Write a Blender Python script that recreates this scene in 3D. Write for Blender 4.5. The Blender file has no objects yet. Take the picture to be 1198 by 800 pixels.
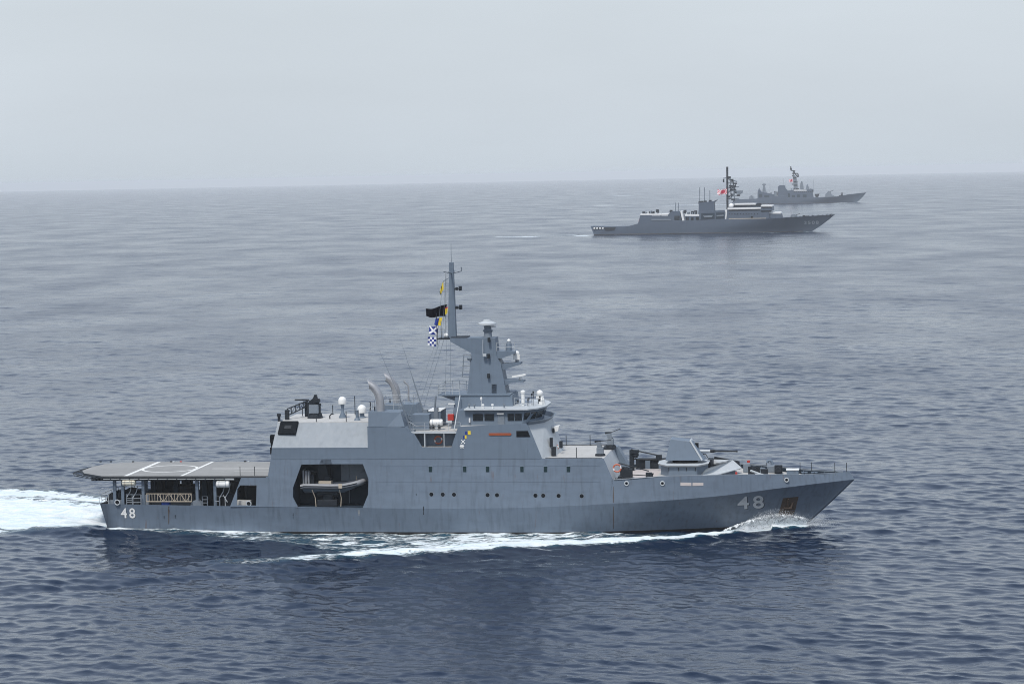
import bpy, bmesh, math, random
import numpy as np
from mathutils import Vector, Matrix
from mathutils.geometry import tessellate_polygon

random.seed(7); rng = np.random.default_rng(7)
S = bpy.context.scene
C = S.collection
PI = math.pi

# ------------------------------------------------------------------ camera
CAM_H = 36.4; FPX = 2800.0; PITCH = math.atan((400-203.7)/FPX); ROLL = math.atan(23.6/1198)
_fw = np.array([0, math.cos(PITCH), -math.sin(PITCH)]); _R = np.array([1., 0, 0]); _U = np.cross(_R, _fw)
_rc = math.cos(ROLL)*_R - math.sin(ROLL)*_U; _uc = math.sin(ROLL)*_R + math.cos(ROLL)*_U
cd = bpy.data.cameras.new('camera'); cam = bpy.data.objects.new('camera', cd); C.objects.link(cam)
cd.sensor_width = 36; cd.lens = 36*FPX/1198; cd.clip_start = 1; cd.clip_end = 120000
cam.matrix_world = Matrix((( _rc[0], _uc[0], -_fw[0], 0), (_rc[1], _uc[1], -_fw[1], 0), (_rc[2], _uc[2], -_fw[2], CAM_H), (0, 0, 0, 1)))
S.camera = cam

# ------------------------------------------------------------------ world and sun
SUN_EL, SUN_AZ = 58, 200          # azimuth clockwise from +Y: behind the camera, a little to its left
W = bpy.data.worlds.new('World'); S.world = W; W.use_nodes = True
nt = W.node_tree; N = nt.nodes; L = nt.links
bg = N['Background']; bg.inputs[1].default_value = 0.1
sky = N.new('ShaderNodeTexSky'); sky.sky_type = 'NISHITA'; sky.sun_disc = False
sky.sun_elevation = math.radians(SUN_EL); sky.sun_rotation = math.radians(SUN_AZ)
sky.air_density = 1.0; sky.dust_density = 5; sky.ozone_density = 1
tc = N.new('ShaderNodeTexCoord'); sp = N.new('ShaderNodeSeparateXYZ'); L.new(tc.outputs['Generated'], sp.inputs[0])
cr = N.new('ShaderNodeValToRGB'); L.new(sp.outputs[2], cr.inputs[0])     # thin overcast veil: colour by elevation
e = cr.color_ramp.elements
e[0].position = 0.0; e[0].color = (.60, .67, .74, 1); e[1].position = 1.0; e[1].color = (.35, .46, .64, 1)
for p, c in ((.03, (.635, .70, .765)), (.08, (.66, .725, .785)), (.18, (.63, .725, .85)), (.40, (.46, .57, .76))):
    q = e.new(p); q.color = c + (1,)
mpn = N.new('ShaderNodeMapping'); mpn.inputs['Scale'].default_value = (2.2, 2.2, 9); L.new(tc.outputs['Generated'], mpn.inputs[0])
nz = N.new('ShaderNodeTexNoise'); nz.inputs['Scale'].default_value = 1.4; nz.inputs['Detail'].default_value = 5; L.new(mpn.outputs[0], nz.inputs[0])
mr = N.new('ShaderNodeMapRange'); mr.inputs[1].default_value = .3; mr.inputs[2].default_value = .7; mr.inputs[3].default_value = 9.4; mr.inputs[4].default_value = 10.5
L.new(nz.outputs[0], mr.inputs[0])
vm = N.new('ShaderNodeVectorMath'); vm.operation = 'SCALE'; L.new(cr.outputs[0], vm.inputs[0]); L.new(mr.outputs[0], vm.inputs['Scale'])
mx = N.new('ShaderNodeMixRGB'); mx.inputs[0].default_value = .88; L.new(sky.outputs[0], mx.inputs[1]); L.new(vm.outputs[0], mx.inputs[2])
L.new(mx.outputs[0], bg.inputs[0])
sl = bpy.data.lights.new('sun', 'SUN'); sl.energy = 2.8; sl.angle = math.radians(8); sl.color = (1, .96, .9)
so = bpy.data.objects.new('sun', sl); C.objects.link(so)
az, el = math.radians(SUN_AZ), math.radians(SUN_EL)
sdir = Vector((math.sin(az)*math.cos(el), math.cos(az)*math.cos(el), math.sin(el)))
so.rotation_euler = (-sdir).to_track_quat('-Z', 'Y').to_euler(); so.location = sdir*300
S.view_settings.view_transform = 'Standard'; S.view_settings.look = 'None'; S.view_settings.gamma = 1
S.view_settings.use_curve_mapping = False; S.view_settings.exposure = 0.11
S.cycles.max_bounces = 8; S.cycles.volume_bounces = 2; S.cycles.sample_clamp_indirect = 8
S.cycles.filter_width = 1.0; S.cycles.use_denoising = True; S.cycles.denoising_prefilter = 'NONE'

# ------------------------------------------------------------------ frames of the three ships
def _ray(px, py): return _fw*FPX + _rc*(px-599) + _uc*(400-py)
def ground(px, py):
    d = _ray(px, py); t = -CAM_H/d[2]; return np.array([0, 0, CAM_H]) + t*d
class Frame:
    """a ship's own axes: x ahead, y to port, z up from the waterline"""
    def __init__(s, O, th):
        th = math.radians(th); s.f = np.array([math.cos(th), -math.sin(th), 0]); s.p = np.array([math.sin(th), math.cos(th), 0]); s.O = O; s.th = th
    def q(s, px, py, y=0):
        d = _ray(px, py); c = np.array([0, 0, CAM_H]); t = (y-np.dot(c-s.O, s.p))/np.dot(d, s.p); w = c+t*d-s.O
        return float(w@s.f), float(w@[0, 0, 1])
    def world(s, x, y, z): return Vector(s.O + s.f*x + s.p*y + np.array([0, 0, z]))
F1 = Frame(np.array([0.634, 247.088, 0.]), 8.5)
F2 = Frame(np.array([115.0, 1395.0, -0.13]), 10)
F3 = Frame(np.array([312.0, 2530.0, -0.45]), 10)
Q1 = F1.q

# ------------------------------------------------------------------ materials
def mat(name, col, rough=.5, metal=0, noise=0, nscale=3, bump=0, bscale=20, streak=0, rust=0, spec=.5, twosided=False):
    m = bpy.data.materials.new(name); m.use_nodes = True; t = m.node_tree; n = t.nodes; l = t.links
    b = n['Principled BSDF']; b.inputs['Roughness'].default_value = rough; b.inputs['Metallic'].default_value = metal
    b.inputs['Specular IOR Level'].default_value = spec
    b.inputs['Base Color'].default_value = (*col, 1)
    if noise or streak or rust:
        g = n.new('ShaderNodeTexCoord'); cur = None
        rgb = n.new('ShaderNodeRGB'); rgb.outputs[0].default_value = (*col, 1); cur = rgb.outputs[0]
        def layer(scale, sc, lo, hi, amount, target, mode='MIX', det=4):
            nonlocal cur
            mp = n.new('ShaderNodeMapping'); mp.inputs['Scale'].default_value = sc; l.new(g.outputs['Object'], mp.inputs[0])
            z = n.new('ShaderNodeTexNoise'); z.inputs['Scale'].default_value = scale; z.inputs['Detail'].default_value = det; l.new(mp.outputs[0], z.inputs[0])
            r = n.new('ShaderNodeMapRange'); r.inputs[1].default_value = lo; r.inputs[2].default_value = hi; r.inputs[3].default_value = 0; r.inputs[4].default_value = amount; l.new(z.outputs[0], r.inputs[0])
            x = n.new('ShaderNodeMixRGB'); x.blend_type = mode; l.new(r.outputs[0], x.inputs[0]); l.new(cur, x.inputs[1]); x.inputs[2].default_value = (*target, 1)
            cur = x.outputs[0]
        if noise: layer(nscale, (1, 1, 1), .35, .7, noise, tuple(c*.55 for c in col)); layer(nscale*.15, (1, 1, 1.6), .4, .65, noise*.8, tuple(min(1, c*1.35) for c in col))
        if streak: layer(1.0, (2.6, 2.6, .16), .5, .75, streak, tuple(c*.5 for c in col)); layer(.8, (.35, .35, 1.8), .52, .7, streak*.5, tuple(c*1.25 for c in col))
        if rust: layer(1.3, (2.2, 2.2, .22), .66, .78, rust, (.12, .06, .035)); layer(9, (1, 1, .6), .7, .8, rust, (.10, .05, .03))
        l.new(cur, b.inputs['Base Color'])
        if noise:
            z2 = n.new('ShaderNodeTexNoise'); z2.inputs['Scale'].default_value = 2; z2.inputs['Detail'].default_value = 3; l.new(g.outputs['Object'], z2.inputs[0])
            r2 = n.new('ShaderNodeMapRange'); r2.inputs[3].default_value = max(.05, rough-.12); r2.inputs[4].default_value = min(1, rough+.15); l.new(z2.outputs[0], r2.inputs[0]); l.new(r2.outputs[0], b.inputs['Roughness'])
    if bump:
        g = n.new('ShaderNodeTexCoord'); z = n.new('ShaderNodeTexNoise'); z.inputs['Scale'].default_value = bscale; z.inputs['Detail'].default_value = 2; l.new(g.outputs['Object'], z.inputs[0])
        bp = n.new('ShaderNodeBump'); bp.inputs['Strength'].default_value = 1; bp.inputs['Distance'].default_value = bump; l.new(z.outputs[0], bp.inputs['Height']); l.new(bp.outputs[0], b.inputs['Normal'])
    return m
M = dict(
 paint=mat('haze_grey_paint', (.122, .160, .21), .5, noise=.22, nscale=1.2, streak=.5, rust=.5, bump=.07, bscale=.55),
 house=mat('superstructure_paint', (.132, .172, .222), .5, noise=.1, nscale=1.5, streak=.25, rust=.12, bump=.02, bscale=.9),
 trim=mat('equipment_grey', (.17, .20, .235), .5, noise=.3, nscale=5),
 pale=mat('sunlit_slope_paint', (.25, .28, .31), .6, noise=.08, streak=.25, rust=.1),  # lighter copy of the superstructure paint; sun on the slope is put into colour
 light=mat('light_grey_paint', (.46, .49, .51), .55, noise=.2, nscale=3),
 white=mat('white_paint', (.78, .78, .76), .4, noise=.1, nscale=4),
 dark=mat('dark_fittings', (.018, .023, .03), .6, noise=.3, nscale=6, spec=.25),
 black=mat('black_paint', (.008, .01, .013), .85, spec=.1),
 shaded=mat('shaded_ship_paint', (.02, .034, .052), .7, noise=.3, spec=.2),  # darker copy of the ship paint; shade is put into the colour
 boot=mat('boot_topping', (.015, .014, .014), .6, noise=.5, nscale=3, rust=.3),
 glass=mat('bridge_glass', (.008, .012, .016), .08),
 port=mat('porthole_glass', (.012, .03, .035), .12),
 deck=mat('nonskid_deck', (.27, .268, .26), .85, noise=.3, nscale=1.2),
 deckl=mat('light_deck', (.46, .455, .44), .8, noise=.3, nscale=2, streak=.1),
 line=mat('deck_marking', (.75, .75, .72), .7, noise=.25, nscale=4),
 steel=mat('heat_stained_steel', (.42, .42, .43), .38, metal=.6, noise=.5, nscale=2.2),
 soot=mat('soot', (.02, .018, .017), .8),
 rustm=mat('rusty_iron', (.075, .05, .035), .8, noise=.6, nscale=5),
 beige=mat('aluminium_gangway', (.45, .39, .31), .5, noise=.3, nscale=4),
 orange=mat('lifebuoy_orange', (.52, .15, .09), .5),
 red=mat('red_paint', (.42, .03, .02), .45),
 plate=mat('varnished_nameboard', (.30, .07, .025), .45, noise=.4, nscale=6),
 blue=mat('blue_cloth', (.01, .03, .22), .8), yellow=mat('yellow_cloth', (.75, .55, .03), .8), cwhite=mat('white_cloth', (.78, .78, .78), .8),
 cblack=mat('black_cloth', (.004, .004, .007), .95, spec=.05), cred=mat('red_cloth', (.62, .01, .05), .8),
 bluep=mat('blue_plastic', (.01, .06, .35), .5), cream=mat('cream_canister', (.8, .76, .62), .5, noise=.2),
 rubber=mat('grey_hypalon', (.24, .25, .27), .55, noise=.2), pink=mat('faded_pink_marking', (.50, .45, .43), .7, noise=.2),
 num=mat('number_paint', (.50, .52, .53), .6, noise=.3, nscale=5), num2=mat('far_number_paint', (.30, .33, .37), .6),
 shadowp=mat('number_shadow_paint', (.035, .045, .06), .6),
 far=mat('far_ship_paint', (.07, .095, .135), .55, noise=.15, nscale=.3, streak=.2),
 farw=mat('far_ship_white', (.78, .78, .77), .6),
)

# ------------------------------------------------------------------ mesh builder
class MB:
    def __init__(s): s.v = []; s.f = []; s.mi = []
    def add(s, v, f, mi=0):
        o = len(s.v); s.v += [tuple(map(float, p)) for p in v]; s.f += [tuple(i+o for i in q) for q in f]; s.mi += [mi]*len(f); return s
    def box(s, x0, x1, y0, y1, z0, z1, mi=0):
        v = [(x, y, z) for z in (z0, z1) for x, y in ((x0, y0), (x1, y0), (x1, y1), (x0, y1))]
        return s.add(v, [(3, 2, 1, 0), (4, 5, 6, 7), (0, 1, 5, 4), (1, 2, 6, 5), (2, 3, 7, 6), (3, 0, 4, 7)], mi)
    def frus(s, b, z0, t, z1, mi=0):
        """loft a plan polygon b at z0 to a plan polygon t at z1"""
        n = len(b); v = [(x, y, z0) for x, y in b] + [(x, y, z1) for x, y in t]
        return s.add(v, [tuple(range(n))[::-1], tuple(range(n, 2*n))] + [(i, (i+1) % n, n+(i+1) % n, n+i) for i in range(n)], mi)
    def prism(s, pts, y0, y1, holes=(), mi=0):
        """side profile pts=(x,z) between y0 and y1; y0/y1 may be functions of (x,z)"""
        loops = [list(pts)] + [list(h) for h in holes]; flat = [p for lp in loops for p in lp]
        tri = tessellate_polygon([[Vector((x, z, 0)) for x, z in lp] for lp in loops]); n = len(flat)
        g = lambda y, p: y(*p) if callable(y) else y
        v = [(x, g(y0, (x, z)), z) for x, z in flat] + [(x, g(y1, (x, z)), z) for x, z in flat]
        f = [tuple(t) for t in tri] + [tuple(i+n for i in reversed(t)) for t in tri]
        o = 0
        for lp in loops:
            k = len(lp); f += [(o+i, o+(i+1) % k, n+o+(i+1) % k, n+o+i) for i in range(k)]; o += k
        return s.add(v, f, mi)
    def plan(s, pts, z0, z1, mi=0): return s.frus(pts, z0, pts, z1, mi)
    def tube(s, path, r, n=6, mi=0, cap=True):
        path = [Vector(p) for p in path]; rs = r if isinstance(r, (list, tuple)) else [r]*len(path); rings = []
        up = Vector((0, 0, 1)); a = None
        for i, p in enumerate(path):
            d = (path[min(i+1, len(path)-1)]-path[max(i-1, 0)]).normalized()
            if a is None: a = d.cross(up if abs(d.dot(up)) < .95 else Vector((0, 1, 0))).normalized()
            else: a = (a-d*a.dot(d)).normalized()
            b = d.cross(a)
            rings.append([p + (a*math.cos(2*PI*k/n)+b*math.sin(2*PI*k/n))*rs[i] for k in range(n)])
        v = [q for rg in rings for q in rg]; f = []
        for i in range(len(path)-1):
            for k in range(n): f.append((i*n+k, i*n+(k+1) % n, (i+1)*n+(k+1) % n, (i+1)*n+k))
        if cap: f += [tuple(range(n))[::-1], tuple(range(len(v)-n, len(v)))]
        return s.add(v, f, mi)
    def lathe(s, prof, cx, cy, cz=0, n=16, mi=0):
        v = [(cx+r*math.cos(2*PI*k/n), cy+r*math.sin(2*PI*k/n), cz+z) for r, z in prof for k in range(n)]
        f = [(i*n+k, i*n+(k+1) % n, (i+1)*n+(k+1) % n, (i+1)*n+k) for i in range(len(prof)-1) for k in range(n)]
        f += [tuple(range(n))[::-1], tuple(range(len(v)-n, len(v)))]
        return s.add(v, f, mi)
    def ball(s, x, y, z, r, n=14, sz=1, mi=0):
        m = n//2; return s.lathe([(max(.001, r*math.sin(PI*i/m)), -r*sz*math.cos(PI*i/m)) for i in range(m+1)], x, y, z, n, mi)
    def build(s, name, material, parent=None, smooth=False, bevel=0, base=None, frame=None):
        me = bpy.data.meshes.new(name); v = s.v
        if base is not None: v = [(a-base[0], b-base[1], c-base[2]) for a, b, c in v]
        me.from_pydata(v, [], s.f); me.validate()
        for m in (material if isinstance(material, (list, tuple)) else [material]): me.materials.append(m)
        if isinstance(material, (list, tuple)) and len(me.polygons) == len(s.mi): me.polygons.foreach_set('material_index', s.mi)
        bm = bmesh.new(); bm.from_mesh(me); bmesh.ops.recalc_face_normals(bm, faces=bm.faces); bm.to_mesh(me); bm.free()
        if smooth: me.shade_smooth(); me.set_sharp_from_angle(angle=math.radians(38))
        o = bpy.data.objects.new(name, me); C.objects.link(o)
        if parent: o.parent = parent
        elif frame is not None:
            o.location = frame.world(*base); o.rotation_euler = (0, 0, -frame.th)
        if bevel:
            b = o.modifiers.new('bevel', 'BEVEL'); b.width = bevel; b.segments = 2; b.limit_method = 'ANGLE'; b.angle_limit = math.radians(40)
        return o
    def split(s, name, material, parent, **k):
        """each loose piece becomes a part of its own"""
        par = list(range(len(s.v)))
        def find(a):
            while par[a] != a: par[a] = par[par[a]]; a = par[a]
            return a
        for f in s.f:
            for i in f[1:]: par[find(i)] = find(f[0])
        groups = {}
        for f in s.f: groups.setdefault(find(f[0]), []).append(f)
        for fs in groups.values():
            idx = sorted({i for f in fs for i in f}); m_ = {a: b for b, a in enumerate(idx)}; p = MB(); p.add([s.v[i] for i in idx], [tuple(m_[i] for i in f) for f in fs]); p.build(name, material, parent, **k)
def tag(o, label, cat, group=None):
    o['label'] = label; o['category'] = cat
    if group: o['group'] = group
    return o
def empty(name, frame, base=(0, 0, 0)):
    o = bpy.data.objects.new(name, None); C.objects.link(o); o.location = frame.world(*base); o.rotation_euler = (0, 0, -frame.th); o.empty_display_size = 2
    return o
def shift(o, base):          # children built in ship coordinates under an empty standing at base
    o.location = (-base[0], -base[1], -base[2]); return o
def railing(path, h=1.0, post=1.5, r=.022, rails=3, mb=None):
    mb = mb or MB(); path = [Vector(p) for p in path]
    for k in range(1, rails+1):
        mb.tube([p+Vector((0, 0, h*k/rails)) for p in path], r*.8, 4)
    for a, b in zip(path, path[1:]):
        n = max(1, round((b-a).length/post))
        for i in range(n+1):
            p = a.lerp(b, i/n); mb.tube([p, p+Vector((0, 0, h))], r, 4)
    return mb
def text_mesh(txt, size, bold=.03):
    cu = bpy.data.curves.new('t', 'FONT'); cu.body = txt; cu.size = size; cu.offset = bold; cu.space_character = 1.32; cu.resolution_u = 6
    o = bpy.data.objects.new('t', cu); C.objects.link(o); dg = bpy.context.evaluated_depsgraph_get()
    me = bpy.data.meshes.new_from_object(o.evaluated_get(dg)); v = [tuple(p.co) for p in me.vertices]; f = [tuple(p.vertices) for p in me.polygons]
    bpy.data.objects.remove(o); bpy.data.meshes.remove(me)
    xs = [p[0] for p in v]; ys = [p[1] for p in v]; x0, y0, w, h = min(xs), min(ys), max(xs)-min(xs), max(ys)-min(ys)
    return [((p[0]-x0)/w, (p[1]-y0)/h) for p in v], f
interp = lambda x, xs, ys: float(np.interp(x, xs, ys))

exec_later = []
# ================================================================== SEA
def build_sea():
    Re = 7.4e6
    # rings of distance and fan of bearings round the viewpoint: only the density changes, the water is one real wavy sheet
    r = [0.5, 20, 45, 70, 90, 105, 118, 128, 136]; 
    while r[-1] < 30000:
        u = min(1, max(0, (math.log(r[-1])-math.log(300))/(math.log(4000)-math.log(300)))); v = min(1, max(0, (math.log(r[-1])-math.log(4000))/1.2))
        r.append(r[-1]*(1.0014+.0016*u*u*(3-2*u)+.012*v*v*(3-2*v)))
    r = np.array(r); 
    a = np.concatenate([np.arange(-19, 19.0001, .036), np.arange(21, 340, 3.0)]); a = np.radians(a)
    nr, na = len(r), len(a)
    Rr, A = np.meshgrid(r, a, indexing='ij'); X = Rr*np.sin(A); Y = Rr*np.cos(A)
    dr = np.gradient(r); sp = np.maximum(dr[:, None], Rr*np.where((np.degrees(A) < 19.01), math.radians(.036), math.radians(3)))
    Zh = np.zeros_like(X); DX = np.zeros_like(X); DY = np.zeros_like(X); lost = np.zeros_like(X)
    # slow variation of how rough the surface is (gusts)
    gust = 1 + .22*np.sin(X*.021+Y*.013+1.3) * np.sin(Y*.017-X*.007+.4) + .15*np.sin(X*.05-Y*.031)*np.sin(Y*.043+2)
    NW = 110
    for i in range(NW):
        lam = 1.1*(34/1.1)**((i/(NW-1))**1.25); k = 2*PI/lam
        spread = .75 if lam < 6 else .5
        th = math.radians(-112) + rng.normal()*spread; ak = (.024 if lam < 2.0 else .024*(2.0/lam)**.75)*(.75+.5*rng.random())
        ph = rng.random()*2*PI; kx, ky = k*math.cos(th), k*math.sin(th)
        w = np.clip((lam/sp - 2.2)/2.2, 0, 1)
        p = kx*X+ky*Y+ph + .5*np.sin(X*.011*(1+i % 3)+Y*.009+i)
        am = ak/k*w*gust
        Zh += am*np.cos(p); q = am*np.sin(p)*.75; DX -= q*math.cos(th); DY -= q*math.sin(th)
        lost += (1-w**2)*ak*ak/2
    # --- waves and foam made by the ships
    def local(fr, X, Y): dx = X-fr.O[0]; dy = Y-fr.O[1]; return dx*fr.f[0]+dy*fr.f[1], dx*fr.p[0]+dy*fr.p[1]
    xs, ys = local(F1, X, Y); foam = np.zeros_like(X); ys_a = np.abs(ys)
    rx = [-70, -45, -30, -19, -11.6, -5.2, .9, 7.6, 12.6, 17.5, 21.5, 25, 28, 30.5]
    ry = [46, 36, 28.5, 23, 19.2, 16.4, 13.6, 11.4, 10.1, 7.8, 5.1, 2.9, 1.2, .1]
    ridge = np.interp(xs, rx, ry)
    d = ys_a-ridge
    on = np.clip((30.6-xs)/1.5, 0, 1)*np.clip((xs+75)/45, 0, 1)
    wdt = np.interp(xs, [-60, -20, -5, 5, 15, 25, 30], [4, 2.8, 2.6, 2.1, 1.5, 1.1, .6])
    crest = np.exp(-(d/wdt)**2)
    Zh += on*crest*np.interp(xs, [-60, -10, 5, 18, 26, 30], [.15, .3, .3, .12, .55, .2])
    Zh -= on*np.exp(-((d-2.6*wdt)/(1.6*wdt))**2)*.22
    for kk, amp in ((1, .10), (2, .07), (3, .04)):           # following diverging crests outside the first
        Zh += on*amp*np.cos(np.clip((d-1.5*wdt)/ (1.9+.35*kk)*2*PI/2, 0, 40))*np.exp(-((d-3-3.2*kk)/3.2)**2)*np.clip((18-xs)/20, 0, 1)
    strength = np.interp(xs, [-45, -30, -19, -12, -8, -4, 2, 9, 14, 20, 26, 30], [.0, .15, .72, .88, .95, 1.05, 1.2, 1.2, 1.05, 1.1, 1.2, 1.0])
    foam = np.maximum(foam, on*strength*np.exp(-(d/(wdt*.95))**2))
    inside = np.clip((ridge-ys_a)/1.0, 0, 1)*np.clip((ys_a-5.0)/.8, 0, 1)
    base = np.interp(xs, [-48, -30, -14, -6, 4, 12, 20, 27], [.52, .56, .60, .72, .72, .55, .40, .4])
    inside = inside*np.clip((np.interp(xs, [-45, -30, -20, -10], [1.5, 4, 9, 18])-(ys_a-6))/1.5, 0, 1)
    foam = np.maximum(foam, inside*base*on)
    hullnear = np.exp(-((ys_a-6.3)/1.1)**2)*np.interp(xs, [-45, -42, 10, 20], [0, .8, .62, 0])*np.clip((xs+44)/2, 0, 1)
    foam = np.maximum(foam, hullnear)
    # stern wake
    wk = np.clip((-42.6-xs)/1.2, 0, 1)
    half = np.interp(-xs, [42, 60, 120, 400, 1500], [7, 16, 20, 28, 60]); cy = np.interp(-xs, [42, 60, 120], [1, 6, 9])
    t = (ys-cy)/half
    wake = wk*np.exp(-np.clip(np.abs(t), 0, 9)**3.2)*np.interp(-xs, [42, 150, 500, 1500], [1.2, .95, .45, .2])
    foam = np.maximum(foam, wake)
    far_w = wk*np.exp(-((ys-np.interp(-xs, [42, 60, 90], [13, 22, 27]))/np.interp(-xs, [42, 90], [3, 8]))**2)*np.interp(-xs, [42, 50, 150, 300], [.7, 1.0, .75, .1])
    foam = np.maximum(foam, far_w)
    Zh += wk*np.exp(-t**2*1.3)*np.interp(-xs, [42, 47, 60, 120, 200], [.2, .9, .7, .2, 0])*(.8+.3*np.sin(xs*.9+ys*.5)*np.sin(ys*1.1-xs*.3))
    Zh += .62*np.exp(-((ys_a-6.5)/2.5)**2)*np.interp(xs, [-52, -44, -30, -18], [0, 1, .45, 0])
    # keep the wave field calm right against and inside the hull
    inn = (np.abs(xs) < 60) & (ys_a < 5.0) & (xs > -42) & (xs < 26); Zh[inn] = np.minimum(Zh[inn], 0)
    # the two far ships: bow waves, side foam, wakes
    for fr, L0, L1, hw, kk in ((F2, -73, 66, 8, .9), (F3, -66, 62, 7.5, 1.25)):
        x2, y2 = local(fr, X, Y); ya = np.abs(y2)
        w2 = np.clip((L0-x2)/6, 0, 1); foam = np.maximum(foam, kk*.95*w2*np.exp(-(y2/(10+.03*np.abs(x2-L0)))**2)*np.clip(1-(L0-x2)/60, 0, 1))
        rd = np.interp(x2, [-100, L1-25, L1], [70, 13, 1]); foam = np.maximum(foam, kk*.8*np.exp(-((ya-rd)/3.5)**2)*np.interp(x2, [L1-70, L1-30, L1-8, L1, L1+2], [0, .75, 1.0, .8, 0]))
        foam = np.maximum(foam, kk*.55*np.exp(-((ya-hw-2)/3)**2)*((x2 > L0) & (x2 < L1-20)))
    # streaks of old wake and a few whitecaps far off
    for px0, px1, py, wd, st in ((572, 640, 277.0, 9, .95), (672, 691, 275.5, 12, 1.2), (940, 985, 235.6, 25, 1.1), (965, 1000, 237.6, 18, .9), (690, 728, 240, 14, .9), (768, 850, 240.0, 12, 1.1), (0, 120, 286, 5, .62), (715, 742, 228.5, 25, .8), (120, 330, 283, 3, .45), (300, 420, 281, 4, .5), (380, 620, 249, 9, .42)):
        A0 = ground(px0, py-.0197*0); A1 = ground(px1, py-.0197*(px1-px0)*.35); dv = A1[:2]-A0[:2]; ln = np.hypot(*dv); dv /= ln
        u = (X-A0[0])*dv[0]+(Y-A0[1])*dv[1]; vv = -(X-A0[0])*dv[1]+(Y-A0[1])*dv[0]
        foam = np.maximum(foam, st*np.exp(-(vv/wd)**2)*np.clip(u/(ln*.2), 0, 1)*np.clip((ln-u)/(ln*.2), 0, 1))
    drop = -(X*X+Y*Y)/(2*Re)
    V = np.stack([X+DX, Y+DY, Zh+drop], -1).reshape(-1, 3)
    me = bpy.data.meshes.new('water'); nv = nr*na
    me.vertices.add(nv+1); co = np.vstack([V, [[0, 0, 0]]]).astype(np.float32); me.vertices.foreach_set('co', co.ravel())
    i = np.arange(nr-1)[:, None]; j = np.arange(na)[None, :]; j2 = (j+1) % na
    q = np.stack([i*na+j, (i+1)*na+j+0*i, (i+1)*na+j2, i*na+j2], -1).reshape(-1, 4)[:, ::-1]
    jj = np.arange(na); cap = np.stack([np.full(na, nv), jj, (jj+1) % na], -1)[:, ::-1]
    nl = q.size+cap.size; me.loops.add(nl); me.loops.foreach_set('vertex_index', np.concatenate([q.ravel(), cap.ravel()]).astype(np.int32))
    npoly = len(q)+len(cap); me.polygons.add(npoly)
    me.polygons.foreach_set('loop_start', np.concatenate([np.arange(len(q))*4, q.size+np.arange(len(cap))*3]).astype(np.int32))
    me.update(calc_edges=True); me.shade_smooth()
    for nm, arr in (('foam', foam), ('lost', np.sqrt(lost))):
        at = me.attributes.new(nm, 'FLOAT', 'POINT'); at.data.foreach_set('value', np.append(arr.ravel(), 0).astype(np.float32))
    o = bpy.data.objects.new('water', me); C.objects.link(o); o['kind'] = 'structure'
    # material
    m = bpy.data.materials.new('sea_water'); m.use_nodes = True; t = m.node_tree; n = t.nodes; l = t.links; b = n['Principled BSDF']
    tcn = n.new('ShaderNodeTexCoord'); 
    def noise(scale, sc=(1, 1, 1), det=4, rough=.55, rot=0, dist=0):
        mp = n.new('ShaderNodeMapping'); mp.inputs['Scale'].default_value = sc; mp.inputs['Rotation'].default_value = (0, 0, rot); l.new(tcn.outputs['Object'], mp.inputs[0])
        z = n.new('ShaderNodeTexNoise'); z.inputs['Scale'].default_value = scale; z.inputs['Detail'].default_value = det; z.inputs['Roughness'].default_value = rough; z.inputs['Distortion'].default_value = dist
        l.new(mp.outputs[0], z.inputs[0]); return z.outputs[0]
    def math_(op, a_, b_=None, c_=None):
        x = n.new('ShaderNodeMath'); x.operation = op
        for k, v in enumerate((a_, b_, c_)):
            if v is None: continue
            if isinstance(v, (int, float)): x.inputs[k].default_value = v
            else: l.new(v, x.inputs[k])
        return x.outputs[0]
    def rng_(v, a0, a1, b0, b1, smooth=False):
        x = n.new('ShaderNodeMapRange'); x.interpolation_type = 'SMOOTHSTEP' if smooth else 'LINEAR'
        for k, q_ in enumerate((a0, a1, b0, b1)): x.inputs[k+1].default_value = q_
        l.new(v, x.inputs[0]); return x.outputs[0]
    fa = n.new('ShaderNodeAttribute'); fa.attribute_name = 'foam'; lo = n.new('ShaderNodeAttribute'); lo.attribute_name = 'lost'
    # bumps: short chop, ripples
    h1 = noise(1.0, (.7, 1.3, 1), 4, .5, rot=.35); h2 = noise(3.6, (.7, 1.2, 1), 4, .6, rot=-.2); patch = noise(.02, (1, 1.8, 1), 3)
    ht = math_('ADD', math_('MULTIPLY', h1, .058), math_('MULTIPLY', h2, .014))
    ht = math_('MULTIPLY', math_('MULTIPLY', ht, rng_(patch, .35, .65, .75, 1.25)), rng_(lo.outputs['Fac'], .02, .11, 1, .12))
    h3 = noise(.10, (1.5, .9, 1), 4, .6, rot=.16); h4 = noise(.025, (1.6, .8, 1), 4, .6, rot=-.24)
    farb = rng_(lo.outputs['Fac'], .03, .12, .1, 1)
    ht = math_('ADD', ht, math_('MULTIPLY', farb, math_('ADD', math_('MULTIPLY', h3, .55), math_('MULTIPLY', h4, .9))))
    # foam: thresholded noise, lacy at low values, solid at high
    f1 = noise(.55, (.45, 1.3, 1), 8, .68, rot=-.15, dist=.6); f2 = noise(2.6, (.7, 1.2, 1), 5, .65)
    fn = math_('ADD', math_('MULTIPLY', f1, .72), math_('MULTIPLY', f2, .28))
    thr = math_('SUBTRACT', 1.03, fa.outputs['Fac'])
    # foam where noise*k > thr
    dlt = math_('SUBTRACT', math_('MULTIPLY', rng_(fn, .3, .7, 0, 1), .95), thr)
    fo = rng_(dlt, -.03, .17, 0, 1, True); 
    cap = math_('MULTIPLY', rng_(noise(.35, (.8, 1.6, 1), 6, .6, rot=.8), .795, .81, 0, .8), 1)
    fo = math_('MAXIMUM', fo, cap)
    churn = rng_(fa.outputs['Fac'], .25, .95, 0, .75, True)
    bp = n.new('ShaderNodeBump'); bp.inputs['Strength'].default_value = 1; bp.inputs['Distance'].default_value = 1.0
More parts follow.
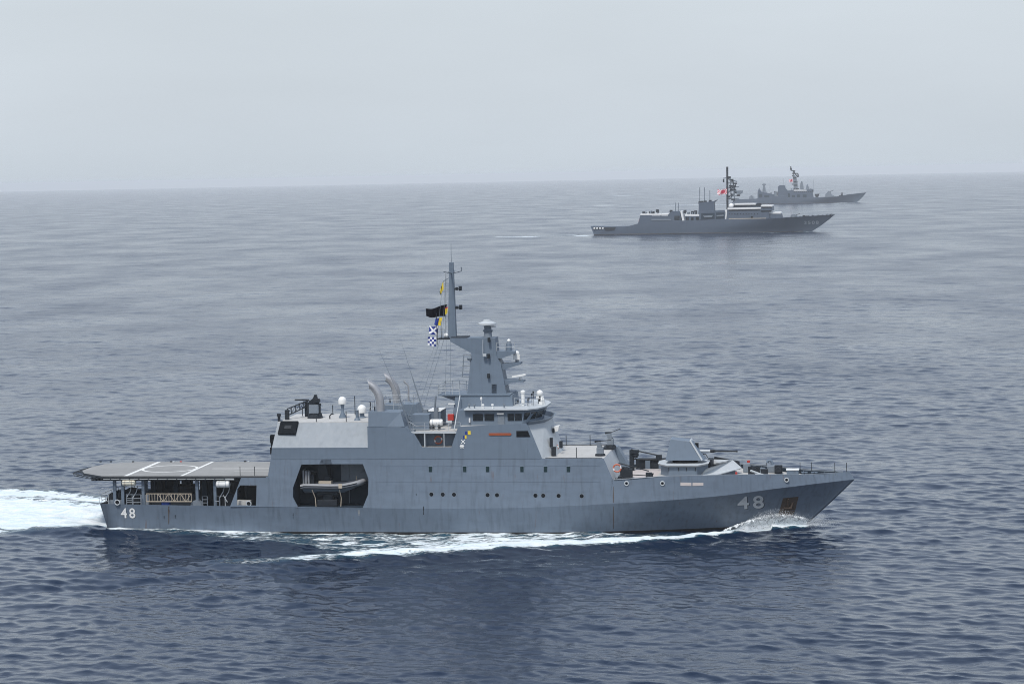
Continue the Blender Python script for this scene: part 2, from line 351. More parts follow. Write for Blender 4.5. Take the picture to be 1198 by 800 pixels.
    l.new(math_('ADD', ht, math_('MULTIPLY', math_('MULTIPLY', fo, fn), .55)), bp.inputs['Height']); l.new(bp.outputs[0], b.inputs['Normal'])
    mc = n.new('ShaderNodeMixRGB'); mc.inputs[1].default_value = (.0016, .0105, .032, 1); mc.inputs[2].default_value = (.03, .12, .17, 1); l.new(churn, mc.inputs[0])
    l.new(mc.outputs[0], b.inputs['Base Color'])
    b.inputs['IOR'].default_value = 1.333
    gp = noise(.016, (1.6, .8, 1), 6, .65, rot=.12)
    l.new(math_('ADD', .02, math_('MULTIPLY', math_('MULTIPLY', lo.outputs['Fac'], 1.35), rng_(gp, .35, .68, .65, 1.6))), b.inputs['Roughness'])
    d = n.new('ShaderNodeBsdfDiffuse'); fc = n.new('ShaderNodeMixRGB'); fc.inputs[1].default_value = (.80, .84, .86, 1); fc.inputs[2].default_value = (.55, .70, .75, 1); l.new(rng_(noise(.9, (.35, 1.5, 1), 7, .7, rot=.1), .42, .7, 0, .9), fc.inputs[0]); l.new(fc.outputs[0], d.inputs[0]); l.new(bp.outputs[0], d.inputs[2])
    ms = n.new('ShaderNodeMixShader'); l.new(fo, ms.inputs[0]); l.new(b.outputs[0], ms.inputs[1]); l.new(d.outputs[0], ms.inputs[2])
    l.new(ms.outputs[0], n['Material Output'].inputs[0]); me.materials.append(m)
build_sea()

# haze: one closed even box of pale air round everything
hz = MB().box(-31000, 31000, -31000, 31000, -66, 43).build('haze', bpy.data.materials.new('haze_air')); hz['kind'] = 'stuff'
hm = hz.data.materials[0]; hm.use_nodes = True; t = hm.node_tree; t.nodes.remove(t.nodes['Principled BSDF'])
pv = t.nodes.new('ShaderNodeVolumePrincipled'); pv.inputs['Density'].default_value = .00009; pv.inputs['Color'].default_value = (.95, .98, 1, 1); pv.inputs['Anisotropy'].default_value = -.2
t.links.new(pv.outputs[0], t.nodes['Material Output'].inputs['Volume'])

# ================================================================== PATROL SHIP
ship = empty('patrol_ship', F1); tag(ship, 'grey patrol ship numbered 48 with boat bay and helicopter deck, nearest of the three ships', 'patrol ship')
# --- hull form
ZKX = [-43.5, -30, -8.7, 0, 6, 10.3, 17.4, 21.6, 25.9, 30, 34.35]; ZKZ = [3.0, 2.85, 2.6, 2.69, 2.87, 3.15, 3.54, 3.8, 4.2, 4.5, 4.75]
zk = lambda x: interp(x, ZKX, ZKZ)
ztop = lambda x: interp(x, [9.3, 10.26, 15.7, 21.6, 25.9, 29.2, 32.2, 33.84], [5.5, 5.5, 5.85, 5.8, 5.65, 5.45, 5.45, 5.54])
def stem(z): return 29.3+z/4.75*5.05 if z > 0 else 29.3+z*.7
def half(x, z):
    k = zk(x); a = 1-.09*(max(0, -20-x)/23.5)**2
    y0 = 6.15*math.sin(PI/2*min(1, max(0, (stem(0 if z < 0 else z)-x)/28)))
    yk = (6.52-.1*(k-2.6))*math.sin(PI/2*min(1, max(0, (stem(z)-x+(34.35-stem(k))*(z/k if z > 0 else 0))/22)))
    w = min(1, max(0, z/k))**1.25
    return a*(y0*(1-w)+yk*w) if z >= 0 else a*y0*(1+z*.1)
def hull():
    mb = MB(); NS = 70; lines = [(-2.4, None), (-.9, None), (-.0001, None), (None, .06), (None, .3), (None, .55), (None, .8), (None, 1.0)]
    grid = []
    for zz, fr in lines:
        row = []
        for j in range(NS+1):
            s = j/NS; s = 1-(1-s)**1.35
            z = zz if fr is None else 0
            xe = stem(z) if fr is None else stem(4.75*fr); xs = -43.5+(3-(z if fr is None else 3*fr))*.25
            x = xs+(xe-xs)*s
            if fr is not None: z = zk(x)*fr
            y = 0 if j == NS else half(x, z)
            row.append((x, y, z))
        grid.append(row)
    for sgn in (-1, 1):
        v = [(x, y*sgn, z) for row in grid for x, y, z in row]; w = NS+1
        f = [(i*w+j, i*w+j+1, (i+1)*w+j+1, (i+1)*w+j) for i in range(len(lines)-1) for j in range(NS)]
        mi = 0; o = len(mb.v); mb.add(v, f)
        for i in range(3): mb.mi[-len(f)+i*NS:-len(f)+(i+1)*NS] = [1]*NS
    st = [row[0] for row in grid]; v = [(x, -y, z) for x, y, z in st]+[(x, y, z) for x, y, z in st]; k = len(st)
    mb.add(v, [(i, i+1, k+i+1, k+i) for i in range(k-1)])
    return mb
hb = hull(); hullo = hb.build('hull', [M['paint'], M['boot']], ship, smooth=True)
bmm = bmesh.new(); bmm.from_mesh(hullo.data); bmesh.ops.remove_doubles(bmm, verts=bmm.verts, dist=.002); bmesh.ops.recalc_face_normals(bmm, faces=bmm.faces); bmm.to_mesh(hullo.data); bmm.free()
# raised bow bulwark above the knuckle
def bulwark():
    mb = MB(); NS = 44; o_, i_ = [], []
    for j in range(NS+1):
        s = j/NS; xk = 9.9+(34.35-9.9)*s; xt = 10.28+(33.84-10.28)*s; zt = ztop(xt)
        yk = half(xk, zk(xk)) if j < NS else 0; yt = yk-.115*(zt-zk(xk))*min(1, yk/1.2)
        o_.append(((xk, yk, zk(xk)), (xt, yt, zt)));
    for sg in (-1, 1):
        v = []
        for a, b in o_: v += [(a[0], a[1]*sg, a[2]), (b[0], b[1]*sg, b[2]), (b[0]-.05, max(0, b[1]-.09)*sg, b[2]), (a[0]-.1, max(0, a[1]-.10)*sg, a[2])]
        f = []
        for j in range(NS):
            for c in range(3): f.append((j*4+c, j*4+c+1, (j+1)*4+c+1, (j+1)*4+c))
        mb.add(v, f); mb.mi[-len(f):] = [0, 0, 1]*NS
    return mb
bulwark().build('bow_bulwark', [M['paint'], M['shaded']], ship, smooth=True)  # inner face darkened by colour for the shade under its lean
# rubbing strip along the bow bulwark rim
mb = MB()
for sg in (-1, 1):
    mb.tube([(x, sg*(half(min(34.3, x+.45), zk(x))-.115*(ztop(x)-zk(x))*.8), ztop(x)+.02) for x in np.linspace(10.4, 33.2, 30)], .05, 5)
mb.split('bulwark_rim', M['trim'], ship)
# decks
def plan_deck(xs, yf, z): return [(x, -yf(x), z(x)) for x in xs], [(x, yf(x), z(x)) for x in xs]
def deck_strip(name, x0, x1, n, yf, z, m, th=.12):
    xs = np.linspace(x0, x1, n+1); a, b = plan_deck(xs, yf, z); v = a+b+[(p[0], p[1], p[2]-th) for p in a+b]; k = n+1
    f = [(i, i+1, k+i+1, k+i) for i in range(n)]+[(2*k+i, 3*k+i, 3*k+i+1, 2*k+i+1) for i in range(n)]+[(0, k, 3*k, 2*k), (k-1, 3*k-1, 4*k-1, 2*k-1)]
    f += [(i+1, i, 2*k+i, 2*k+i+1) for i in range(n)]+[(k+i, k+i+1, 3*k+i+1, 3*k+i) for i in range(n)]
    return MB().add(v, f).build(name, m, ship)
deck_strip('quarterdeck', -43.0, -22.9, 10, lambda x: half(x, 2)-.1, lambda x: 2.0, M['deck'])
deck_strip('foredeck', 9.2, 33.3, 24, lambda x: max(.02, half(x, zk(x))-.28), lambda x: ztop(x)-.42, M['deckl'])
# --- side walls (both sides), lower band between the two knuckles
Z2 = 7.66
yl = lambda x, z: 6.52-.117*(z-2.6)
lowp = [(-29.4, 2.80)]+[(x, zk(x)) for x in np.linspace(-26, 9.9, 12)]+[(10.26, 5.5), (9.33, Z2), (-25.1, Z2), (-25.4, 5.9), (-25.45, 5.84), (-28.2, 5.84)]
bay = [Q1(*p, -6.2) for p in ((343, 581), (343, 570), (352, 543.5), (373, 543), (375, 536.6), (386, 536.6), (388, 543), (424, 543), (431, 560), (431, 578), (425, 593.5), (350, 593.5))]
hole = [(-28.4, 2.9), (-28.3, 4.5), (-27.8, 5.0), (-26.55, 5.0), (-26.55, 2.9)]
hole = [Q1(277.5, 590.5, -6.3), Q1(277.5, 572, -6.3), Q1(281, 567.5, -6.3), Q1(300, 567.5, -6.3), Q1(300, 591, -6.3)]
for sg in (-1, 1):
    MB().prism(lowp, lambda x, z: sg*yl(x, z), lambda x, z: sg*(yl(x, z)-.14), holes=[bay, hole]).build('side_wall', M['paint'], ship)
# upper band
yu = 5.925
up = [(-25.08, Z2), (-24.95, 8.78), (-14.88, 8.78), (-14.88, 10.95), (-10.95, 10.85), (-10.5, 10.4), (-10.0, 10.2), (-9.22, 8.83), (-6.21, 8.82), (-5.46, 10.92), (1.5, 11.22), (1.8, 10.9), (3.07, Z2)]
for sg in (-1, 1):
    MB().prism(up, lambda x, z: sg*yu, lambda x, z: sg*(yu-.14)).build('side_wall', M['house'], ship)
    # funnel casing
    o = MB()
    yo = lambda x, z: sg*(yu-.004-max(0, z-10.95)*.40)
    o.prism([(-14.86, 8.9), (-14.86, 12.42), (-11.5, 12.36), (-10.98, 10.9), (-10.3, 10.3), (-10.1, 8.9)], lambda x, z: yo(x, z)-sg*(.15 if z < 10.8 else 0), sg*2.7)
    o.build('funnel_casing', M['house'], ship)
# hangar: leaning sides, roof, aft face
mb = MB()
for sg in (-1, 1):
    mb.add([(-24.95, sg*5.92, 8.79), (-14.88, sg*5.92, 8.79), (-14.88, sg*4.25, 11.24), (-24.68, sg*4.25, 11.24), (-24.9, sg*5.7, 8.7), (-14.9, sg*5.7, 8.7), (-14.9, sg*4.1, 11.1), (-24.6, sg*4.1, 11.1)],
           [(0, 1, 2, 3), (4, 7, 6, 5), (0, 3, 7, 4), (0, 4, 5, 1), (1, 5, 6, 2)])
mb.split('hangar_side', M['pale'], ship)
MB().box(-24.72, -14.8, -4.27, 4.27, 11.12, 11.27).build('hangar_roof', M['deckl'], ship)
MB().add([(-25.42, -6.1, 5.85), (-25.42, 6.1, 5.85), (-25.08, 5.9, Z2), (-24.95, 5.9, 8.78), (-24.7, 4.2, 11.2), (-24.7, -4.2, 11.2), (-24.95, -5.9, 8.78), (-25.08, -5.9, Z2)]+
         [(-25.1, -6.1, 5.85), (-25.1, 6.1, 5.85), (-24.8, 5.9, Z2), (-24.7, 5.9, 8.78), (-24.5, 4.2, 11.1), (-24.5, -4.2, 11.1), (-24.7, -5.9, 8.78), (-24.8, -5.9, Z2)],
         [tuple(range(8)), tuple(range(15, 7, -1))]+[(i, (i+1) % 8, 8+(i+1) % 8, 8+i) for i in range(8)]).build('hangar_bulkhead', M['house'], ship)
hd = MB()
for k in range(7): hd.box(-25.5-.02+k*.1, -25.42+k*.1, -3, 3, 6.0+k*.6, 6.0+k*.6+.56)
hd.build('hangar_door', M['light'], ship)
# inner decks and bulkheads closing the block
mb = MB(); mb.box(-14.9, -2.0, -5.78, 5.78, 8.68, 8.80); mb.box(-25.0, -14.9, -5.7, 5.7, 7.5, 7.62); mb.split('internal_deck', M['deck'], ship)
MB().box(-10.7, 1.6, -5.6, 5.6, 10.22, 10.36).build('upper_deck', M['deckl'], ship)
mb = MB(); 
for sg in (-1, 1): mb.box(-10.9, -4.5, sg*4.3-.06, sg*4.3+.06, 8.8, 10.22)
mb.box(-10.95, -10.8, -5.7, 5.7, 8.8, 10.3); mb.box(-5.3, -5.15, -5.7, 5.7, 8.8, 10.3)
mb.split('walkway_bulkhead', M['house'], ship)
mb = MB(); mb.tube([(-9.0, -5.6, 8.8), (-9.0, -5.6, 10.3)], .08, 6); mb.tube([(-7.0, -5.6, 8.8), (-7.0, -5.6, 10.3)], .05, 6); mb.box(-10.9, -5.2, -5.66, -5.56, 10.2, 10.4); mb.split('walkway_post', M['light'], ship)
MB().box(2.9, 9.36, -5.88, 5.88, 7.52, 7.64).build('forward_deck', M['deckl'], ship)
# forward sloped bulkhead of the gun deck
MB().add([(9.36, -5.9, 7.62), (9.36, 5.9, 7.62), (10.3, 6.15, 5.2), (10.3, -6.15, 5.2), (9.1, -5.9, 7.62), (9.1, 5.9, 7.62), (9.9, 6.1, 5.2), (9.9, -6.1, 5.2)],
         [(0, 1, 2, 3), (4, 7, 6, 5), (0, 4, 5, 1), (0, 3, 7, 4), (1, 5, 6, 2), (3, 2, 6, 7)]).build('sloped_bulkhead', M['light'], ship)
MB().prism([(9.0, 7.7), (9.75, 7.7), (11.3, 5.0), (10.3, 5.0)], 3.6, 5.4).build('slanted_trunk', M['house'], ship)
# boat bay recess (both sides)
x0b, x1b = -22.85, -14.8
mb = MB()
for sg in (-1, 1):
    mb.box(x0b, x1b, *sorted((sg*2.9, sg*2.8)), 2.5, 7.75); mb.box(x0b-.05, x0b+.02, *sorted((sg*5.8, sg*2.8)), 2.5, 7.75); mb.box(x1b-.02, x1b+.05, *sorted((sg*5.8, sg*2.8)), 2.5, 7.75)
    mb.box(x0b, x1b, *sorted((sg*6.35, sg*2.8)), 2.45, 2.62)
    mb.build('boat_bay', M['shaded'], ship); mb = MB()  # bay walls carry their shade in the paint colour
# front face of the bridge block, faceted and sloping forward to the deck
P0 = [(1.45, -5.85), (3.0, -3.0), (3.2, 0), (3.0, 3.0), (1.45, 5.85)]; P1 = [(3.07, -5.9), (4.15, -3.2), (4.35, 0), (4.15, 3.2), (3.07, 5.9)]
MB().frus(P1+[(1.0, 5.8), (1.0, -5.8)], Z2-.05, P0+[(.5, 5.8), (.5, -5.8)], 11.0).build('bridge_front', M['light'], ship)
# wing bulwark round the bridge front
mb = MB(); A = [(x, y) for x, y in P0]
mb.add([(x, y, 11.0) for x, y in A]+[(x+.45, y*1.0, 11.38) for x, y in A]+[(x-.12, y*.98, 11.0) for x, y in A]+[(x+.33, y*.98, 11.38) for x, y in A],
       [(i, i+1, 6+i, 5+i) for i in range(4)]+[(10+i, 15+i, 16+i, 11+i) for i in range(4)]+[(5+i, 6+i, 16+i, 15+i) for i in range(4)])
mb.build('wing_bulwark', M['house'], ship)
MB().plan([(-5.3, -5.8), (1.4, -5.8), (2.9, -3), (3.1, 0), (2.9, 3), (1.4, 5.8), (-5.3, 5.8)], 10.78, 10.92).build('bridge_deck', M['deckl'], ship)
# bridge
B0 = [(-5.6, -4.6), (.9, -4.6), (1.95, -3.1), (2.3, -1.4), (2.3, 1.4), (1.95, 3.1), (.9, 4.6), (-5.6, 4.6)]
B1 = [(-5.6, -4.6), (1.2, -4.6), (2.4, -3.2), (2.8, -1.4), (2.8, 1.4), (2.4, 3.2), (1.2, 4.6), (-5.6, 4.6)]
MB().frus(B0, 10.9, B1, 12.46).build('bridge_house', M['house'], ship)
MB().plan([(-5.0, -5.05), (1.6, -5.05), (2.55, -3.9), (3.1, -1.8), (3.1, 1.8), (2.55, 3.9), (1.6, 5.05), (-5.0, 5.05)], 12.46, 12.62).build('bridge_roof', M['light'], ship, bevel=.03)
def window(x0, x1, z0, z1, y, name='bridge_window', m='glass'):
    sg = -1 if y < 0 else 1
    MB().box(x0, x1, *sorted((y, y+sg*.03)), z0, z1).build(name, M[m], ship)
for sg in (-1, 1):
    for a, b in ((553.5, 565), (567, 578), (594, 601.5), (602.5, 610.5)):
        x0, x1 = Q1(a, 488, -4.6)[0], Q1(b, 488, -4.6)[0]; window(x0, x1, 11.4, 12.08, sg*4.64)
    window(*[Q1(a, 488, -4.6)[0] for a in (582.5, 590)], 10.95, 12.2, sg*4.64, 'bridge_door', 'trim')
def facet_win(i, u0, u1, v0=.34, v1=.8):
    a0, a1, b0, b1 = [Vector((*B[k], z)) for B, z in ((B0, 10.9), (B1, 12.46)) for k in (i, i+1)]
    def pt(u, v): return a0.lerp(a1, u).lerp(b0.lerp(b1, u), v)
    nrm = (a1-a0).cross(b0-a0).normalized(); 
    if nrm.x < 0 and abs(nrm.y) < .9: nrm = -nrm
    c = [pt(u0, v0), pt(u1, v0), pt(u1, v1), pt(u0, v1)]
    MB().add([p+nrm*.03 for p in c]+[p-nrm*.02 for p in c], [(0, 1, 2, 3), (7, 6, 5, 4)]+[(k, (k+1) % 4, 4+(k+1) % 4, 4+k) for k in range(4)]).build('bridge_window', M['glass'], ship)
for i in (1, 2, 3, 4, 5):
    n = 3 if i == 3 else 2
    for k in range(n): facet_win(i, (k+.08)/n, (k+.92)/n)
# mast house with aft platform
MB().frus([(-6.8, -2.5), (-.1, -2.5), (-.1, 2.5), (-6.8, 2.5)], 10.3, [(-6.35, -2.2), (-.45, -2.2), (-.45, 2.2), (-6.35, 2.2)], 13.72).build('mast_house', M['house'], ship)
mb = MB(); mb.box(-8.15, -.6, -2.3, 2.3, 13.72, 13.84); mb.prism([(-8.1, 13.72), (-6.4, 13.72), (-6.4, 13.1)], -1.6, 1.6); mb.build('mast_platform', M['house'], ship)
railing([(-5.9, -2.25, 13.84), (-8.1, -2.25, 13.84), (-8.1, 2.25, 13.84), (-5.9, 2.25, 13.84)], 1.05, .7, .03, 3).build('platform_railing', M['light'], ship)
# tower
ty = lambda z: 1.35-.055*(z-12.7) if z < 18 else 1.05
tw = [(-5.25, 13.8), (-4.74, 18.0), (-6.95, 19.25), (-6.95, 19.62), (-2.24, 19.58), (-2.12, 17.7), (-1.7, 16.9), (-.95, 12.6), (-5.25, 12.6)]
MB().prism(tw, lambda x, z: -ty(z), lambda x, z: ty(z)).build('mast_tower', M['house'], ship)
mb = MB()
def plat(pts, y=1.0): mb.prism([Q1(*p, -1) for p in pts], -y, y)
plat(((580, 411), (602.5, 411), (602.5, 413.5), (586, 419.5), (580, 419)), 1.0)
plat(((585, 426), (608.5, 424), (608.5, 426.5), (594, 431), (586, 434)), .7)
plat(((580, 443.8), (612, 445.6), (612, 447.2), (600, 447.2), (587.5, 452.8), (584, 450)), .8)
mb.split('radar_platform', M['house'], ship)
railing([(*Q1(a, 411, -1)[:1], -1, Q1(a, 411, -1)[1]) for a in (581, 591, 602)], .9, .8, .025, 2).build('platform_railing', M['light'], ship)
mb = MB(); x, z = Q1(595.5, 411, 0); mb.lathe([(.3, 0), (.3, .8), (.2, .95), (.2, 1.0)], x, 0, z, 10); mb.ball(x, 0, z+1.1, .2, 10, mi=1); mb.build('lantern_housing', [M['house'], M['white']], ship, smooth=True)
# pole mast with yard
px_ = -6.9
mb = MB(); mb.frus([(-7.3, -.38), (-6.45, -.38), (-6.45, .38), (-7.3, .38)], 19.55, [(-7.05, -.2), (-6.62, -.2), (-6.62, .2), (-7.05, .2)], 27.4); mb.build('pole_mast', M['house'], ship, bevel=.03)
mb = MB(); mb.tube([(-6.83, 0, 27.4), (-6.83, 0, 29.3)], .03, 5); mb.tube([(-7.7, 0, 26.5), (-6.83, 0, 26.25), (-5.8, 0, 26.5), (-5.78, 0, 26.9)], .08, 6); mb.tube([(-6.83, -2, 26.45), (-6.83, 0, 26.25), (-6.83, 2, 26.45)], .07, 6)
mb.tube([(-6.9, -.1, 25.9), (-7.6, -.4, 25.5), (-7.75, -.5, 25.2)], .05, 5)
mb.build('yardarm', M['trim'], ship)
for z in (24.7, 22.75): mb = MB(); mb.box(-6.6, -5.85, -.25, .25, z-.08, z); mb.box(-6.1, -5.8, -.16, .16, z-.25, z+.22); mb.box(-6.45, -6.2, -.16, .16, z-.2, z+.1); mb.build('mast_camera', M['dark'], ship)
mb = MB()
for k in range(26): z = 20.2+k*.24; mb.box(-7.62, -7.3, -.15, .15, z, z+.03)
for y in (-.15, .15): mb.tube([(-7.6, y, 19.7), (-7.45, y, 26.3)], .025, 4)
mb.build('mast_ladder', M['light'], ship)
mb = MB(); mb.box(-8.35, -7.0, -1.0, 1.0, 19.45, 19.56); mb.box(-6.9, -5.2, -1.05, 1.05, 19.62, 19.7)
for x in (-8.3, -7.9, -7.5): mb.tube([(x, -.95, 19.5), (x, -.95, 20.5)], .02, 4)
mb.tube([(-8.3, -.95, 20.5), (-7.5, -.95, 20.5)], .02, 4); mb.tube([(-8.35, -.9, 18.9), (-8.35, -.9, 22.2)], .045, 5); mb.tube([(-7.9, -.9, 19.5), (-7.9, -.9, 21.4)], .035, 5); mb.build('signal_platform', M['dark'], ship)
MB().ball(-7.45, -.6, 19.85, .26, 12).build('sensor_dome', M['white'], ship, smooth=True)
# lattice ladder cage aft of the tower
mb = MB(); cx0, cx1 = -5.75, -5.0
for x in (cx0, cx1): mb.tube([(x, -1.0, 15.6), (x+.2, -1.0, 17.9)], .05, 5)
for k in range(5): mb.tube([(cx0-.1+.04*k, -1.0, 15.6+k*.56), (cx1+.1+.04*k, -1.0, 15.6+k*.56)], .04, 5)
mb.ball(-4.95, -1.0, 17.5, .3, 8); mb.build('mast_cage', M['trim'], ship)
# surface search radar on top
rx_, rz_ = -3.15, 19.58
rad = MB().lathe([(.45, 0), (.4, .5), (.55, .7), (.36, .9), (.42, 1.15)], rx_, 0, rz_, 12).build('search_radar', M['trim'], ship, smooth=True)
MB().lathe([(.35, 0), (.97, .12), (.95, .28), (.4, .5), (.38, .62), (.1, .66)], rx_-.05, 0, rz_+1.2, 20).build('radar_antenna', M['light'], rad, smooth=True)
MB().box(rx_+.35, rx_+.85, -.12, .12, rz_+1.0, rz_+1.18).build('radar_horn', M['white'], rad)
# navigation radars
x, z = Q1(605, 424.5, 0); nr_ = MB().lathe([(.18, 0), (.18, .35)], x, 0, z, 10).build('satellite_antenna', M['trim'], ship)
MB().box(x-.35, x+.32, -.3, .3, z+.35, z+.85).ball(x-.05, 0, z+.95, .34, 10).build('antenna_head', M['white'], nr_, smooth=True)
x, z = Q1(609, 445, 0); nr_ = MB().lathe([(.12, 0), (.2, .15), (.12, .35)], x, 0, z, 10).build('navigation_radar', M['white'], ship)
MB().prism([(x-.85, z+.33), (x-.83, z+.5), (x+.6, z+.72), (x+.6, z+.55)], -.5, .1).build('radar_scanner', M['white'], nr_)
# floodlights on the tower
for x, z in ((Q1(572, 416, -1.1)), (Q1(572, 439, -1.1)), (Q1(572.5, 397, -1.1))):
    MB().box(x-.12, x+.12, -1.55, -1.2, z-.25, z+.2).box(x-.03, x+.03, -1.3, -1.0, z-.03, z+.03).build('tower_floodlight', M['dark'], ship)
x, z = Q1(565, 411, -1.4); MB().tube([(x, -1.5, z-.3), (x, -1.3, z+1.2)], .03, 4).box(x, x+.35, -1.6, -1.3, z-.5, z-.25).build('gaff_block', M['light'], ship)
# rungs on the tower
mb = MB()
for k in range(5): x, z = Q1(578, 450+k*2.2, -1.3); mb.box(x-.25, x+.25, -1.36, -1.25, z, z+.04)
mb.build('tower_rung', M['dark'], ship)
# roof gear of the bridge
x, z = Q1(612, 472, -1.5); MB().lathe([(.12, 0), (.12, .25), (.2, .25), (.2, 1.25), (.26, 1.3), (.26, 1.5), (.1, 1.6)], x, -1.5, 12.6, 12).build('gyro_lantern', M['white'], ship, smooth=True)
do = MB().box(1.9, 2.25, .6, 1.0, 12.62, 13.1).build('director_pedestal', M['dark'], ship); MB().box(1.7, 2.45, .5, 1.1, 13.1, 13.35).ball(2.05, .8, 13.65, .36, 12).build('director_dome', M['white'], do, smooth=True)
MB().box(2.2, 2.75, -.9, -.4, 12.62, 12.95).ball(2.5, -.65, 13.1, .24, 10).build('searchlight', M['white'], ship, smooth=True)
mb = MB()
for px, h in ((624, 1.2), (627, 1.5), (618, .6), (621, .8), (606, .4), (633, .9)):
    x, _ = Q1(px, 470, 0); y = random.uniform(-2.5, 2); mb.tube([(x, y, 12.62), (x, y, 12.62+h)], .035, 5); mb.box(x-.08, x+.08, y-.08, y+.08, 12.62+h-.2, 12.62+h)
mb.split('roof_aerial', M['dark'], ship)
for a in (566, 549, 556, 590, 577): 
    x, _ = Q1(a, 478, -4); MB().lathe([(.07, 0), (.07, .28), (.14, .3), (.12, .45)], x, -4.1+random.uniform(-.4, .6), 12.62, 8).build('roof_light', M['white'] if a in (566, 577) else M['trim'], ship)
railing([(-.2, -2.0, 12.62), (1.5, -3.4, 12.62), (2.6, -1.2, 12.62)], .8, .8, .02, 2).build('roof_railing', M['light'], ship)
x, z = Q1(563, 470, -4.3); MB().tube([(x, -4.3, 12.6), (x, -4.3, 13.55)], .03, 4).ball(x, -4.3, 13.6, .12, 8, sz=1.6).build('signal_lamp', M['white'], ship)
# slit window, name board, painted pennants
x0, z1 = Q1(604, 504, -5.95); x1, z0 = Q1(619, 511, -5.95); MB().prism([(x0, z0), (x1+.12, z0), (x1-.12, z1), (x0, z1)], -5.93, -5.96).build('bridge_slit_window', M['black'], ship)
x0, z1 = Q1(571.5, 506.5, -5.95); x1, z0 = Q1(598.5, 509.3, -5.95)
MB().prism([(x0+.1, z0), (x1-.1, z0), (x1, (z0+z1)/2), (x1-.1, z1), (x0+.1, z1), (x0, (z0+z1)/2)], -5.93, -5.99).build('name_board', M['plate'], ship)
def decal(name, m, px0, py0, px1, py1, y=-5.945): 
    x0, z1 = Q1(px0, py0, y); x1, z0 = Q1(px1, py1, y); return MB().box(x0, x1, y, -5.93, z0, z1).build(name, M[m], ship)
decal('painted_pennant', 'blue', 544, 504.5, 547, 508.5); decal('painted_pennant', 'yellow', 547.2, 504, 550.6, 508.3)
decal('painted_pennant', 'blue', 541.5, 509.5, 543.5, 513); decal('painted_pennant', 'yellow', 543.7, 509, 545.8, 513)
mb = MB()
for (a, b, c, d) in ((539.5, 514.5, 544, 519), (544, 514.5, 539.5, 519), (538.5, 520, 542.5, 524), (542.5, 520, 538.5, 524), (538, 522, 543, 522), (540.5, 519.6, 540.5, 524.5)):
    p, q = Q1(a, b, -5.95), Q1(c, d, -5.95); mb.tube([(p[0], -5.95, p[1]), (q[0], -5.95, q[1])], .045, 4)
mb.build('painted_emblem', M['white'], ship)
# windows and portholes in the side (each side)
for sg in (-1, 1):
    for px in (503.7, 543.7, 570.5, 610.7, 638.3, 665):
        x, z = Q1(px, 548.7, -6.05); y = yl(x, z)
        w = MB().box(x-.23, x+.23, *sorted((sg*(y-.02), sg*(y+.04))), z-.36, z+.36).build('cabin_window', M['house'], ship, bevel=.05)
        MB().box(x-.17, x+.17, *sorted((sg*(y+.041), sg*(y+.052))), z-.29, z+.29).build('window_pane', M['port'], w, bevel=.05)
    for px in (504.7, 518, 531.2, 570.5, 581.5, 626.5, 635.6, 653.6, 680.6):
        x, z = Q1(px, 578+(px-504)*.011, -6.35); y = yl(x, z); v = []
        def disc(r, ya, yb): 
            n = 16; ring = lambda yy: [(x+r*math.cos(2*PI*k/n), sg*yy, z+r*math.sin(2*PI*k/n)) for k in range(n)]
            return MB().add(ring(ya)+ring(yb), [tuple(range(n)), tuple(range(2*n-1, n-1, -1))]+[(k, (k+1) % n, n+(k+1) % n, n+k) for k in range(n)])
        ph = disc(.26, y-.03, y+.03).build('porthole', M['trim'], ship); disc(.205, y+.031, y+.04).build('porthole_glass', M['black'], ph)
# --- numbers
def number(txt, px0, py0, px1, py1, y, size_bold, name, mtl='num', sh=.1, fr=F1, par=ship, hf=half, sg=-1):
    uv, f = text_mesh(txt, 1, size_bold); (x0, z1), (x1, z0) = fr.q(px0, py0, y), fr.q(px1, py1, y)
    for nm, m_, dx, dz, off in ((name+'_shadow', 'shadowp', sh, -sh*.8, .018), (name, mtl, 0, 0, .035)):
        if sh == 0 and m_ == 'shadowp': continue
        mb = MB(); bm = bmesh.new()
        vs = [bm.verts.new((x0+(x1-x0)*u+dx, 0, z0+(z1-z0)*v+dz)) for u, v in uv]
        for q in f:
            try: bm.faces.new([vs[i] for i in q])
            except ValueError: pass
        bmesh.ops.triangulate(bm, faces=bm.faces); 
        for _ in range(2): bmesh.ops.subdivide_edges(bm, edges=[e for e in bm.edges if e.calc_length() > .25], cuts=1); bmesh.ops.triangulate(bm, faces=bm.faces)
        for v in bm.verts: v.co.y = sg*(hf(v.co.x, v.co.z)+off)
        me = bpy.data.meshes.new(nm); bm.to_mesh(me); bm.free(); me.materials.append(M[m_]); o = bpy.data.objects.new(nm, me); C.objects.link(o); o.parent = par
    return o
number('48', 862.5, 580.5, 893, 597, -4.2, .018, 'hull_number', 'num', .09)
number('48', 141, 594, 158.5, 606, -5.95, .02, 'hull_number', 'white', .035)
